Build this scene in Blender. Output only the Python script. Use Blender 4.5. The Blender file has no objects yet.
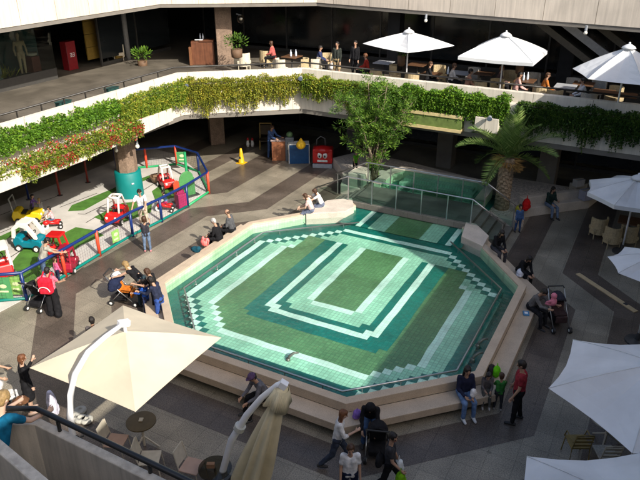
import bpy, bmesh, math, random
from mathutils import Vector, Matrix, noise
random.seed(7)
sc = bpy.context.scene
COL = sc.collection
R = math.radians
# ------------------------------------------------------------------ camera
CAMH = 10.6
FPX, YAW, PIT = 649.95, -0.48674, 0.45528
fw = Vector((math.sin(YAW)*math.cos(PIT), math.cos(YAW)*math.cos(PIT), -math.sin(PIT)))
rt = Vector((math.cos(YAW), -math.sin(YAW), 0))
up = rt.cross(fw)
cd = bpy.data.cameras.new('camera'); cam = bpy.data.objects.new('camera', cd); COL.objects.link(cam)
cd.sensor_width = 36; cd.sensor_fit = 'HORIZONTAL'; cd.lens = FPX/640*36; cd.clip_start = .1; cd.clip_end = 500
m = Matrix((rt, up, -fw)).transposed().to_4x4(); m.translation = Vector((0, 0, CAMH)); cam.matrix_world = m
sc.camera = cam
def g(px, py, z=0.0):
    "ground (or height z) point seen at a photograph pixel, as measured on the photograph"
    d = fw + rt*((px-320)/FPX) - up*((py-240)/FPX)
    t = (z-CAMH)/d.z
    return Vector((d.x*t, d.y*t, z))
def gy(px, py, y):
    "point on the vertical plane at distance y"
    d = fw + rt*((px-320)/FPX) - up*((py-240)/FPX)
    t = y/d.y
    return Vector((d.x*t, y, CAMH+d.z*t))
# ------------------------------------------------------------------ light
w = bpy.data.worlds.new('World'); sc.world = w; w.use_nodes = True
nt = w.node_tree; nt.nodes.clear()
sky = nt.nodes.new('ShaderNodeTexSky'); sky.sky_type = 'NISHITA'; sky.sun_disc = False
SUN = Vector((.92, -.39, .72)).normalized()
EL = math.asin(SUN.z)
sky.dust_density = 3.; sky.ozone_density = .4; sky.sun_elevation = EL; sky.sun_rotation = math.atan2(SUN.x, SUN.y)
bg = nt.nodes.new('ShaderNodeBackground'); bg.inputs[1].default_value = 0.14
wo = nt.nodes.new('ShaderNodeOutputWorld')
nt.links.new(sky.outputs[0], bg.inputs[0]); nt.links.new(bg.outputs[0], wo.inputs[0])
sl = bpy.data.lights.new('sun', 'SUN'); sl.energy = 4.4; sl.angle = R(.53); sl.color = (1, .93, .82)
so = bpy.data.objects.new('sun', sl); COL.objects.link(so); so.rotation_euler = SUN.to_track_quat('Z', 'Y').to_euler()
so.location = (30, -10, 40)
sc.view_settings.view_transform = 'Standard'; sc.view_settings.look = 'None'; sc.view_settings.gamma = 1
sc.view_settings.use_curve_mapping = False; sc.view_settings.exposure = 0.65
sc.cycles.max_bounces = 6; sc.cycles.transparent_max_bounces = 12
sc.cycles.use_denoising = True
# ------------------------------------------------------------------ materials
MATS = {}
def mat(name, col, rough=.7, var=.12, scale=8, bump=0., bscale=None, metal=0., spec=.4, speck=None, streak=0., coat=0., trans=0., joint=0.):
    "procedural material: colour mottled by noise, optional speckle, vertical streak, bump"
    if name in MATS: return MATS[name]
    M = bpy.data.materials.new(name); M.use_nodes = True; n = M.node_tree.nodes; L = M.node_tree.links
    b = n['Principled BSDF']; b.inputs['Roughness'].default_value = rough; b.inputs['Metallic'].default_value = metal
    b.inputs['Specular IOR Level'].default_value = spec; b.inputs['Coat Weight'].default_value = coat
    tc = n.new('ShaderNodeTexCoord')
    c = (*col, 1)
    nz = n.new('ShaderNodeTexNoise'); nz.inputs['Scale'].default_value = scale; nz.inputs['Detail'].default_value = 5
    L.new(tc.outputs['Object'], nz.inputs['Vector'])
    rp = n.new('ShaderNodeMapRange'); rp.inputs[1].default_value = .3; rp.inputs[2].default_value = .7
    rp.inputs[3].default_value = 1-var; rp.inputs[4].default_value = 1+var
    L.new(nz.outputs[0], rp.inputs[0])
    hs = n.new('ShaderNodeHueSaturation'); hs.inputs['Color'].default_value = c
    L.new(rp.outputs[0], hs.inputs['Value'])
    out = hs.outputs[0]
    if speck:
        n2 = n.new('ShaderNodeTexNoise'); n2.inputs['Scale'].default_value = speck[0]; n2.inputs['Detail'].default_value = 3; n2.inputs['Roughness'].default_value = .8
        L.new(tc.outputs['Object'], n2.inputs['Vector'])
        r2 = n.new('ShaderNodeMapRange'); r2.inputs[1].default_value = .35; r2.inputs[2].default_value = .65
        r2.inputs[3].default_value = 1-speck[1]; r2.inputs[4].default_value = 1+speck[1]
        L.new(n2.outputs[0], r2.inputs[0])
        h2 = n.new('ShaderNodeHueSaturation'); L.new(out, h2.inputs['Color']); L.new(r2.outputs[0], h2.inputs['Value']); out = h2.outputs[0]
    if streak:
        mp = n.new('ShaderNodeMapping'); mp.inputs['Scale'].default_value = (5, 5, .35); L.new(tc.outputs['Object'], mp.inputs['Vector'])
        n3 = n.new('ShaderNodeTexNoise'); n3.inputs['Scale'].default_value = 2.2; n3.inputs['Detail'].default_value = 4; L.new(mp.outputs[0], n3.inputs['Vector'])
        r3 = n.new('ShaderNodeMapRange'); r3.inputs[1].default_value = .35; r3.inputs[2].default_value = .7
        r3.inputs[3].default_value = 1+streak*.4; r3.inputs[4].default_value = 1-streak
        L.new(n3.outputs[0], r3.inputs[0])
        h3 = n.new('ShaderNodeHueSaturation'); L.new(out, h3.inputs['Color']); L.new(r3.outputs[0], h3.inputs['Value']); out = h3.outputs[0]
    if joint:
        sp = n.new('ShaderNodeSeparateXYZ'); L.new(tc.outputs['Object'], sp.inputs[0]); ad = n.new('ShaderNodeMath'); ad.operation = 'ADD'
        L.new(sp.outputs[0], ad.inputs[0]); L.new(sp.outputs[1], ad.inputs[1])
        cb = n.new('ShaderNodeCombineXYZ'); L.new(ad.outputs[0], cb.inputs[0]); L.new(sp.outputs[2], cb.inputs[1])
        br = n.new('ShaderNodeTexBrick'); br.offset = 0; br.inputs['Scale'].default_value = 1; br.inputs['Brick Width'].default_value = joint; br.inputs['Row Height'].default_value = 40
        br.inputs['Mortar Size'].default_value = .012; br.inputs['Color1'].default_value = (1.04, 1.04, 1.04, 1); br.inputs['Color2'].default_value = (.95, .95, .95, 1); br.inputs['Mortar'].default_value = (.45, .43, .4, 1)
        L.new(cb.outputs[0], br.inputs['Vector']); mj = n.new('ShaderNodeMixRGB'); mj.blend_type = 'MULTIPLY'; mj.inputs[0].default_value = 1; L.new(out, mj.inputs[1]); L.new(br.outputs['Color'], mj.inputs[2]); out = mj.outputs[0]
    L.new(out, b.inputs['Base Color'])
    if bump:
        nb = n.new('ShaderNodeTexNoise'); nb.inputs['Scale'].default_value = bscale or scale*3; nb.inputs['Detail'].default_value = 4
        L.new(tc.outputs['Object'], nb.inputs['Vector'])
        bm_ = n.new('ShaderNodeBump'); bm_.inputs['Strength'].default_value = bump; bm_.inputs['Distance'].default_value = .02
        L.new(nb.outputs[0], bm_.inputs['Height']); L.new(bm_.outputs[0], b.inputs['Normal'])
    if trans:
        o = n['Material Output']; tr = n.new('ShaderNodeBsdfTranslucent'); L.new(out, tr.inputs[0])
        mx = n.new('ShaderNodeMixShader'); mx.inputs[0].default_value = trans
        L.new(b.outputs[0], mx.inputs[1]); L.new(tr.outputs[0], mx.inputs[2]); L.new(mx.outputs[0], o.inputs[0])
    MATS[name] = M; return M
def paint(col, rough=.45): return mat('paint_%.2f_%.2f_%.2f' % col, col, rough, .06, 3)
def cloth(col): return mat('cloth_%.2f_%.2f_%.2f' % col, col, .9, .28, 11, .5, 22, spec=.15)
def grid_mat(name, col, tw, th, rough=.4, var=.1, mortar=.55, msize=.012, spec=.4, bumpy=.3, speck=None, axis='XY', offs=0.):
    "tiles or slabs: brick texture in object space, each tile with a slightly different tone"
    if name in MATS: return MATS[name]
    M = bpy.data.materials.new(name); M.use_nodes = True; n = M.node_tree.nodes; L = M.node_tree.links
    b = n['Principled BSDF']; b.inputs['Roughness'].default_value = rough; b.inputs['Specular IOR Level'].default_value = spec
    tc = n.new('ShaderNodeTexCoord'); vec = tc.outputs['Object']
    if axis != 'XY':
        sp = n.new('ShaderNodeSeparateXYZ'); L.new(vec, sp.inputs[0]); ad = n.new('ShaderNodeMath'); ad.operation = 'ADD'
        L.new(sp.outputs[0], ad.inputs[0]); L.new(sp.outputs[1], ad.inputs[1])
        cb = n.new('ShaderNodeCombineXYZ'); L.new(ad.outputs[0], cb.inputs[0]); L.new(sp.outputs[2], cb.inputs[1]); vec = cb.outputs[0]
    br = n.new('ShaderNodeTexBrick'); L.new(vec, br.inputs['Vector']); br.offset = offs; br.squash = 1
    br.inputs['Color1'].default_value = (*[c*(1-var) for c in col], 1); br.inputs['Color2'].default_value = (*[c*(1+var) for c in col], 1)
    br.inputs['Mortar'].default_value = (*[c*mortar for c in col], 1); br.inputs['Scale'].default_value = 1
    br.inputs['Mortar Size'].default_value = msize; br.inputs['Brick Width'].default_value = tw; br.inputs['Row Height'].default_value = th
    out = br.outputs['Color']
    nz = n.new('ShaderNodeTexNoise'); nz.inputs['Scale'].default_value = .9; nz.inputs['Detail'].default_value = 6; L.new(tc.outputs['Object'], nz.inputs['Vector'])
    rp = n.new('ShaderNodeMapRange'); rp.inputs[1].default_value = .3; rp.inputs[2].default_value = .7; rp.inputs[3].default_value = .72; rp.inputs[4].default_value = 1.22
    L.new(nz.outputs[0], rp.inputs[0]); hs = n.new('ShaderNodeHueSaturation'); L.new(out, hs.inputs['Color']); L.new(rp.outputs[0], hs.inputs['Value']); out = hs.outputs[0]
    if speck:
        n2 = n.new('ShaderNodeTexNoise'); n2.inputs['Scale'].default_value = speck[0]; n2.inputs['Detail'].default_value = 3; n2.inputs['Roughness'].default_value = .85
        L.new(tc.outputs['Object'], n2.inputs['Vector'])
        r2 = n.new('ShaderNodeMapRange'); r2.inputs[1].default_value = .35; r2.inputs[2].default_value = .65; r2.inputs[3].default_value = 1-speck[1]; r2.inputs[4].default_value = 1+speck[1]
        L.new(n2.outputs[0], r2.inputs[0]); h2 = n.new('ShaderNodeHueSaturation'); L.new(out, h2.inputs['Color']); L.new(r2.outputs[0], h2.inputs['Value']); out = h2.outputs[0]
        vo = n.new('ShaderNodeTexVoronoi'); vo.inputs['Scale'].default_value = 1.1; L.new(tc.outputs['Object'], vo.inputs['Vector'])      # trodden-in spots
        n5 = n.new('ShaderNodeTexNoise'); n5.inputs['Scale'].default_value = 9; L.new(tc.outputs['Object'], n5.inputs['Vector'])
        m5 = n.new('ShaderNodeMath'); m5.operation = 'MULTIPLY_ADD'; m5.inputs[1].default_value = .09; L.new(n5.outputs[0], m5.inputs[0]); L.new(vo.outputs['Distance'], m5.inputs[2])
        r5 = n.new('ShaderNodeMapRange'); r5.inputs[1].default_value = .085; r5.inputs[2].default_value = .115; r5.inputs[3].default_value = .66; r5.inputs[4].default_value = 1; L.new(m5.outputs[0], r5.inputs[0])
        n6 = n.new('ShaderNodeTexNoise'); n6.inputs['Scale'].default_value = .33; n6.inputs['Detail'].default_value = 7; n6.inputs['Roughness'].default_value = .65; L.new(tc.outputs['Object'], n6.inputs['Vector'])
        r6 = n.new('ShaderNodeMapRange'); r6.inputs[1].default_value = .36; r6.inputs[2].default_value = .52; r6.inputs[3].default_value = .74; r6.inputs[4].default_value = 1; L.new(n6.outputs[0], r6.inputs[0])
        m6 = n.new('ShaderNodeMath'); m6.operation = 'MULTIPLY'; L.new(r5.outputs[0], m6.inputs[0]); L.new(r6.outputs[0], m6.inputs[1])
        h6_ = n.new('ShaderNodeHueSaturation'); L.new(out, h6_.inputs['Color']); L.new(m6.outputs[0], h6_.inputs['Value']); out = h6_.outputs[0]
        rr = n.new('ShaderNodeMapRange'); rr.inputs[3].default_value = rough-.15; rr.inputs[4].default_value = rough+.2; L.new(nz.outputs[0], rr.inputs[0]); L.new(rr.outputs[0], b.inputs['Roughness'])
    L.new(out, b.inputs['Base Color'])
    bp = n.new('ShaderNodeBump'); bp.inputs['Strength'].default_value = bumpy; bp.inputs['Distance'].default_value = .01; bp.invert = True
    L.new(br.outputs['Fac'], bp.inputs['Height']); L.new(bp.outputs[0], b.inputs['Normal'])
    MATS[name] = M; return M
def leafmat(name, c1, c2, c3=None, scale=3., trans=.3):
    if name in MATS: return MATS[name]
    M = bpy.data.materials.new(name); M.use_nodes = True; n = M.node_tree.nodes; L = M.node_tree.links
    b = n['Principled BSDF']; b.inputs['Roughness'].default_value = .5; b.inputs['Specular IOR Level'].default_value = .3
    geo = n.new('ShaderNodeNewGeometry'); tc = n.new('ShaderNodeTexCoord')
    nz = n.new('ShaderNodeTexNoise'); nz.inputs['Scale'].default_value = scale; nz.inputs['Detail'].default_value = 3; L.new(tc.outputs['Object'], nz.inputs['Vector'])
    ad = n.new('ShaderNodeMath'); ad.operation = 'MULTIPLY_ADD'; ad.inputs[1].default_value = .55; L.new(geo.outputs['Random Per Island'], ad.inputs[0])
    sb = n.new('ShaderNodeMath'); sb.operation = 'SUBTRACT'; sb.inputs[1].default_value = .27; L.new(nz.outputs[0], sb.inputs[0]); L.new(sb.outputs[0], ad.inputs[2])
    cr = n.new('ShaderNodeValToRGB'); e = cr.color_ramp.elements; e[0].position = .25; e[0].color = (*c1, 1); e[1].position = .75; e[1].color = (*c2, 1)
    if c3: x = cr.color_ramp.elements.new(.6); x.color = (*c3, 1)
    L.new(ad.outputs[0], cr.inputs[0]); L.new(cr.outputs[0], b.inputs['Base Color'])
    o = n['Material Output']; tr = n.new('ShaderNodeBsdfTranslucent'); L.new(cr.outputs[0], tr.inputs[0])
    mx = n.new('ShaderNodeMixShader'); mx.inputs[0].default_value = trans; L.new(b.outputs[0], mx.inputs[1]); L.new(tr.outputs[0], mx.inputs[2]); L.new(mx.outputs[0], o.inputs[0])
    MATS[name] = M; return M
def glassmat(name, col, fac=.25, rough=.03):
    "sheet glass or shallow water: lets light straight through, tinted, with a fresnel reflection"
    if name in MATS: return MATS[name]
    M = bpy.data.materials.new(name); M.use_nodes = True; n = M.node_tree.nodes; L = M.node_tree.links; n.clear()
    o = n.new('ShaderNodeOutputMaterial'); tr = n.new('ShaderNodeBsdfTransparent'); tr.inputs[0].default_value = (*col, 1)
    gl = n.new('ShaderNodeBsdfGlossy'); gl.inputs['Roughness'].default_value = rough
    fr = n.new('ShaderNodeLayerWeight'); mx = n.new('ShaderNodeMixShader')      # symmetric Schlick term, so light also passes from below
    pw = n.new('ShaderNodeMath'); pw.operation = 'POWER'; pw.inputs[1].default_value = 5; L.new(fr.outputs['Facing'], pw.inputs[0])
    ml = n.new('ShaderNodeMath'); ml.operation = 'MULTIPLY_ADD'; ml.inputs[1].default_value = fac; ml.inputs[2].default_value = .035*fac; L.new(pw.outputs[0], ml.inputs[0]); L.new(ml.outputs[0], mx.inputs[0])
    L.new(tr.outputs[0], mx.inputs[1]); L.new(gl.outputs[0], mx.inputs[2]); L.new(mx.outputs[0], o.inputs[0])
    if 'water' in name:
        tc = n.new('ShaderNodeTexCoord'); nz = n.new('ShaderNodeTexNoise'); nz.inputs['Scale'].default_value = 7; nz.inputs['Detail'].default_value = 3; L.new(tc.outputs['Object'], nz.inputs['Vector'])
        bp = n.new('ShaderNodeBump'); bp.inputs['Strength'].default_value = .6; bp.inputs['Distance'].default_value = .04; L.new(nz.outputs[0], bp.inputs['Height'])
        L.new(bp.outputs[0], gl.inputs['Normal']); L.new(bp.outputs[0], fr.inputs['Normal'])
    MATS[name] = M; return M
# ------------------------------------------------------------------ mesh builder
def V(*a): return Vector(a)
class MB:
    def __init__(s): s.v = []; s.f = []; s.mi = []
    def add(s, vs, fs, mi=0):
        o = len(s.v); s.v += [Vector(p) for p in vs]; s.f += [tuple(i+o for i in f) for f in fs]; s.mi += [mi]*len(fs); return s
    def box(s, c, d, rz=0., mi=0, rot=None):
        c = Vector(c); x, y, z = d[0]/2, d[1]/2, d[2]/2
        q = rot or Matrix.Rotation(rz, 3, 'Z')
        vs = [c+q@Vector((a*x, b*y, e*z)) for e in (-1, 1) for b in (-1, 1) for a in (-1, 1)]
        return s.add(vs, [(0, 2, 3, 1), (4, 5, 7, 6), (0, 1, 5, 4), (2, 6, 7, 3), (0, 4, 6, 2), (1, 3, 7, 5)], mi)
    def bx(s, x0, y0, z0, x1, y1, z1, mi=0): return s.box(((x0+x1)/2, (y0+y1)/2, (z0+z1)/2), (abs(x1-x0), abs(y1-y0), abs(z1-z0)), mi=mi)
    def bar(s, a, b, wd, ht, mi=0):
        "box beam from a to b"
        a = Vector(a); b = Vector(b); d = b-a; l = d.length; q = d.to_track_quat('Y', 'Z').to_matrix()
        return s.box((a+b)/2, (wd, l, ht), rot=q, mi=mi)
    def cyl(s, a, b, r0, r1=None, n=10, mi=0, cap=True):
        a = Vector(a); b = Vector(b); r1 = r0 if r1 is None else r1
        q = (b-a).to_track_quat('Z', 'Y').to_matrix()
        vs = []
        for p, r in ((a, r0), (b, r1)):
            for k in range(n): t = 2*math.pi*k/n; vs.append(p+q@Vector((r*math.cos(t), r*math.sin(t), 0)))
        fs = [(k, (k+1) % n, n+(k+1) % n, n+k) for k in range(n)]
        if cap: fs += [tuple(range(n-1, -1, -1)), tuple(range(n, 2*n))]
        return s.add(vs, fs, mi)
    def tube(s, pts, r, n=8, mi=0):
        pts = [Vector(p) for p in pts]; vs = []; N = len(pts)
        rs = r if isinstance(r, (list, tuple)) else [r]*N
        ref = Vector((0, 0, 1))
        for i, p in enumerate(pts):
            d = (pts[min(i+1, N-1)]-pts[max(i-1, 0)]).normalized()
            u = d.cross(ref)
            if u.length < .05: u = d.cross(Vector((1, 0, 0)))
            u.normalize(); v2 = d.cross(u)
            for k in range(n): t = 2*math.pi*k/n; vs.append(p+(u*math.cos(t)+v2*math.sin(t))*rs[i])
        fs = [(i*n+k, i*n+(k+1) % n, (i+1)*n+(k+1) % n, (i+1)*n+k) for i in range(N-1) for k in range(n)]
        fs += [tuple(range(n-1, -1, -1)), tuple(range((N-1)*n, N*n))]
        return s.add(vs, fs, mi)
    def ball(s, c, r, nu=10, nv=7, mi=0, rot=None):
        c = Vector(c); r = Vector(r) if not isinstance(r, (int, float)) else Vector((r, r, r)); q = rot or Matrix.Identity(3)
        vs = [c+q@Vector((0, 0, r.z))]
        for j in range(1, nv):
            a = math.pi*j/nv
            for k in range(nu): t = 2*math.pi*k/nu; vs.append(c+q@Vector((r.x*math.sin(a)*math.cos(t), r.y*math.sin(a)*math.sin(t), r.z*math.cos(a))))
        vs.append(c+q@Vector((0, 0, -r.z))); l = len(vs)-1
        fs = [(0, 1+k, 1+(k+1) % nu) for k in range(nu)]
        fs += [(1+j*nu+k, 1+(j+1)*nu+k, 1+(j+1)*nu+(k+1) % nu, 1+j*nu+(k+1) % nu) for j in range(nv-2) for k in range(nu)]
        fs += [(l, 1+(nv-2)*nu+(k+1) % nu, 1+(nv-2)*nu+k) for k in range(nu)]
        return s.add(vs, fs, mi)
    def cap2(s, a, b, r0, r1):
        "rounded cone for remeshing"
        a = Vector(a); b = Vector(b)
        s.ball(a, r0, 10, 6); s.ball(b, r1, 10, 6)
        if (a-b).length > 1e-4: s.cyl(a, b, r0, r1, 10)
        return s
    def prism(s, poly, z0, z1, mi=0):
        n = len(poly)
        A = sum(poly[i][0]*poly[(i+1) % n][1]-poly[(i+1) % n][0]*poly[i][1] for i in range(n))
        if A < 0: poly = poly[::-1]
        vs = [(p[0], p[1], z0) for p in poly]+[(p[0], p[1], z1) for p in poly]
        return s.add(vs, [tuple(range(n-1, -1, -1)), tuple(range(n, 2*n))]+[(i, (i+1) % n, n+(i+1) % n, n+i) for i in range(n)], mi)
    def strip(s, outer, inner, z0, z1, mi=0, closed=False):
        "solid band between two polylines of equal length"
        n = len(outer); vs = []
        for o, i in zip(outer, inner): vs += [(o[0], o[1], z0), (i[0], i[1], z0), (i[0], i[1], z1), (o[0], o[1], z1)]
        fs = []
        for k in range(n if closed else n-1):
            a = 4*k; b = 4*((k+1) % n)
            for e in range(4): fs.append((a+e, b+e, b+(e+1) % 4, a+(e+1) % 4))
        if not closed: fs += [(0, 1, 2, 3), (4*n-4, 4*n-1, 4*n-2, 4*n-3)]
        return s.add(vs, fs, mi)
    def lathe(s, prof, c=(0, 0, 0), n=20, mi=0):
        c = Vector(c); vs = []; m_ = len(prof)
        for r, z in prof:
            for k in range(n): t = 2*math.pi*k/n; vs.append(c+Vector((r*math.cos(t), r*math.sin(t), z)))
        fs = [(j*n+k, j*n+(k+1) % n, (j+1)*n+(k+1) % n, (j+1)*n+k) for j in range(m_-1) for k in range(n)]
        fs += [tuple(range(n-1, -1, -1)), tuple(range((m_-1)*n, m_*n))]
        return s.add(vs, fs, mi)
    def leaf(s, p, d, l, wd, nrm=None, mi=0, bend=.15):
        "a folded leaf of four triangles pointing along d"
        p = Vector(p); d = Vector(d).normalized(); u = d.cross(nrm or Vector((random.uniform(-1, 1), random.uniform(-1, 1), random.uniform(-.2, 1))))
        if u.length < .01: u = Vector((1, 0, 0))
        u.normalize(); k = d.cross(u)
        return s.add([p, p+d*l*.5+u*wd/2, p+d*l-k*l*bend, p+d*l*.5-u*wd/2], [(0, 1, 2, 3)], mi)
    def build(s, name, mats, parent=None, smooth=False, bevel=0., world=False, fix=False):
        me = bpy.data.meshes.new(name)
        vs = s.v
        if world and parent is not None:
            q = Matrix.Rotation(-parent.rotation_euler.z, 3, 'Z'); vs = [q@(p-parent.location) for p in vs]
        me.from_pydata([tuple(p) for p in vs], [], s.f)
        if not isinstance(mats, (list, tuple)): mats = [mats]
        for x in mats: me.materials.append(x)
        if len(mats) > 1: me.polygons.foreach_set('material_index', s.mi)
        if smooth: me.polygons.foreach_set('use_smooth', [True]*len(me.polygons))
        if fix:
            bm = bmesh.new(); bm.from_mesh(me); bmesh.ops.recalc_face_normals(bm, faces=bm.faces); bm.to_mesh(me); bm.free()
        me.update()
        o = bpy.data.objects.new(name, me); COL.objects.link(o)
        if parent is not None: o.parent = parent
        if bevel:
            b = o.modifiers.new('bevel', 'BEVEL'); b.width = bevel; b.segments = 2; b.limit_method = 'ANGLE'; b.angle_limit = R(40)
        return o
def thing(name, label, cat, loc=(0, 0, 0), ang=None, group=None, rz=0.):
    "an Empty at the base of a thing; ang = compass direction its +y front looks to, in degrees from +x"
    o = bpy.data.objects.new(name, None); COL.objects.link(o); o.location = loc; o.empty_display_size = .2
    o.rotation_euler = (0, 0, R(ang-90) if ang is not None else rz)
    o['label'] = label; o['category'] = cat
    if group: o['group'] = group
    return o
def tag(o, label, cat, group=None):
    o['label'] = label; o['category'] = cat
    if group: o['group'] = group
    return o
def struct(o): o['kind'] = 'structure'; return o
def copy_tree(o, loc=None, rz=None, label=None, parent=None):
    c = o.copy(); COL.objects.link(c)
    if parent is not None: c.parent = parent
    for ch in list(o.children): copy_tree(ch, parent=c)
    if loc is not None: c.location = loc
    if rz is not None: c.rotation_euler = (0, 0, rz)
    if label: c['label'] = label
    return c
BLOBS = []
def blob(name, mb, mt, parent, voxel=.012, smooth=2):
    "closed overlapping pieces fused into one continuous smooth surface"
    o = mb.build(name, mt, parent, fix=True)
    r = o.modifiers.new('remesh', 'REMESH'); r.mode = 'VOXEL'; r.voxel_size = voxel; r.use_smooth_shade = True
    if smooth: s_ = o.modifiers.new('smooth', 'SMOOTH'); s_.factor = .5; s_.iterations = smooth
    BLOBS.append(o); return o
def bake_blobs():
    dg = bpy.context.evaluated_depsgraph_get()
    for o in BLOBS:
        me = bpy.data.meshes.new_from_object(o.evaluated_get(dg)); o.modifiers.clear(); o.data = me
        k = o.name.split('.')[0]
        if k in ('shirt', 'trousers', 'skirt', 'dress', 'hair', 'pouch', 'hood'):      # folds in cloth, locks in hair
            f_, a_ = ((26, .011) if k == 'hair' else (13, .012)); sd = len(o.data.vertices) % 97
            co = [(v.co.copy(), v.normal.copy()) for v in me.vertices]
            for v, (c, n_) in zip(me.vertices, co):
                q = Vector((c.x*f_, c.y*f_, c.z*f_*(.35 if k == 'hair' else .8)))+Vector((sd, 0, 0)); v.co = c+n_*(noise.noise(q)*a_)
            me.update()
# ================================================================== SETTING
def isect(p, d, q, e):
    c = d[0]*e[1]-d[1]*e[0]; t = ((q[0]-p[0])*e[1]-(q[1]-p[1])*e[0])/c
    return (p[0]+d[0]*t, p[1]+d[1]*t)
def offs(poly, o, closed=False):
    "polyline moved o to its right-hand side (mitred)"
    n = len(poly); seg = []
    for i in range(n if closed else n-1):
        a, b = poly[i], poly[(i+1) % n]; dx, dy = b[0]-a[0], b[1]-a[1]; l = math.hypot(dx, dy)
        seg.append(((a[0]+dy/l*o, a[1]-dx/l*o), (dx/l, dy/l)))
    out = []
    if not closed: out.append(seg[0][0])
    rng = range(n) if closed else range(1, n-1)
    for i in rng:
        s0, s1 = seg[i-1], seg[i]
        cr = s0[1][0]*s1[1][1]-s0[1][1]*s1[1][0]
        out.append(s1[0] if abs(cr) < 1e-6 else isect(s0[0], s0[1], s1[0], s1[1]))
    if not closed:
        a, b = poly[-2], poly[-1]; dx, dy = b[0]-a[0], b[1]-a[1]; l = math.hypot(dx, dy); out.append((b[0]+dy/l*o, b[1]-dx/l*o))
    return out
granite = grid_mat('granite_light', (.25, .222, .172), .6, .6, .38, .10, .66, .007, .4, .2, (38, .5))
granite_d = grid_mat('granite_dark', (.105, .084, .068), .6, .6, .35, .12, .62, .007, .4, .2, (38, .55))
ground = MB(); ground.add([(-140, -120, 0), (120, -120, 0), (120, 140, 0), (-140, 140, 0)], [(0, 1, 2, 3)])
struct(ground.build('ground', granite))
def ring(d):
    xr, xl = -1+d, -14.1-d
    s1, s2, s3 = 17.5+1.4*d, -13.4+1.43*d, -1.57-1.43*d
    s4 = -32.7-1.3*d
    return [(-2.8+d, 30), (-2.8+d, s1+2.8-d), (xr, s1-xr), (xr, xr-s2), (9.1-d+s2, 9.1-d), (s3-9.1+d, 9.1-d), (xl, s3-xl), (xl, xl-s4), (-12.35-d, -12.35-d-s4), (-12.35-d, 30.5)]
bands = MB()
for a, b in ((-.9, 0), (1.05, 2.12), (3.55, 5.0), (5.85, 6.75), (8.2, 9.2)):
    A, B = ring(a), ring(b)
    for i in range(9):
        bands.add([(*A[i], .004), (*B[i], .004), (*B[i+1], .004), (*A[i+1], .004)], [(0, 1, 2, 3)])
struct(bands.build('paving_bands', granite_d))

# ------------------------------------------------------------------ pool
T = .225; XC = -7.25; Y0 = 14.55; ROWS = 17; YT = Y0+ROWS*T
tgreen = grid_mat('tile_green', (.085, .195, .085), T/2, T/2, .3, .14, .72, .010)
twhite = grid_mat('tile_white', (.52, .70, .62), T/2, T/2, .3, .07, .8, .008)
tlight = grid_mat('tile_mint', (.28, .53, .39), T/2, T/2, .3, .12, .7, .010)
tdark = grid_mat('tile_teal', (.003, .125, .10), T/2, T/2, .3, .16, .8, .008)
twall = grid_mat('tile_wall', (.42, .60, .40), .15, .15, .35, .08, .8, .01, axis='V')
stone = mat('travertine', (.46, .37, .275), .6, .10, 2.5, .12, 30, speck=(40, .12))
stone_w = mat('pale_stone', (.52, .46, .39), .7, .12, 2.5, .15, 25, speck=(30, .12))
stone_shade = mat('shaded_recess_stone', (.10, .085, .07), .9)  # shadow below the bench painted in as darker stone
steel = mat('steel', (.45, .46, .46), .3, .05, 10, metal=.9)
pool = thing('fountain_pool', 'large octagonal fountain pool with green and white tiles behind a low stone bench', 'pool', (XC, 16, 0))
cop = [(-9.85, 21.4), (-12.5, 18.0), (-12.5, 12.95), (-10.1, 10.62), (-4.95, 10.62), (-2.45, 13.1), (-2.45, 18.0), (-5.25, 21.4)]
CUTB = lambda k: 1 if k < 7 else (3 if k < 10 else {10: 4, 11: 5, 12: 6, 13: 7, 14: 8, 15: 9}.get(k, 10))
SEQ = {0: 1, 1: 2, 2: 2, 3: 3, 4: 1, 5: 3, 6: 3, 7: 0, 8: 0, 9: 0, 10: 0, 11: 1, 12: 2, 13: 2, 14: 3, 15: 1}
SEQ = {**SEQ}
def cell_ring(ci, cj):
    i = ci if ci >= 0 else -ci-1          # columns from the axis
    i = i-3                               # 0 = first ring beyond the inner rectangle
    jb = -cj-1; jt = cj-ROWS
    if i < 0 and jb < 0 and jt < 0: return -1
    for k in range(0, 17):
        if i > k or jb > k or jt > max(-1, k-11): continue
        if i >= 0 and jb >= 0 and (k-i)+(k-jb) < CUTB(k): continue
        if k >= 10 and i >= 0 and (k-i)+((k-11)-jt) < {10: 5, 11: 6, 12: 7, 13: 8, 14: 9, 15: 10, 16: 11}.get(k, 0): continue
        return k
    return 99
tl = MB(); gutter_z = .30; PZ = .495
for ci in range(-20, 20):
    for cj in range(-18, 26):
        k = cell_ring(ci, cj)
        if k > 15: continue
        c = 0 if k < 0 else SEQ[k]
        i = (ci if ci >= 0 else -ci-1)-3; jb = -cj-1; jt = cj-ROWS
        if k == 15 and (jb == 15 or (ci > 0 and i == 15)): c = 3
        if k == 11 and jt >= 0 and i < 7: c = 2
        def jit(a, b):        # corners shifted to draw the bending of light by rippling water
            q = V(a*1.7, b*1.7, 3); return (a+.030*noise.noise(q), b+.030*noise.noise(q+V(7, 1, 9)), PZ)
        x0, y0 = XC+ci*T, Y0+cj*T
        tl.add([jit(x0, y0), jit(x0+T, y0), jit(x0+T, y0+T), jit(x0, y0+T)], [(0, 1, 2, 3)], c)
tiles = tl.build('tile_floor', [tgreen, twhite, tlight, tdark], pool, world=True)
gt = MB(); gt.prism(offs(cop, .2), .05, gutter_z)
o_ = offs(cop, .2)
gt.build('gutter_floor', tdark, pool, world=True)
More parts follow.
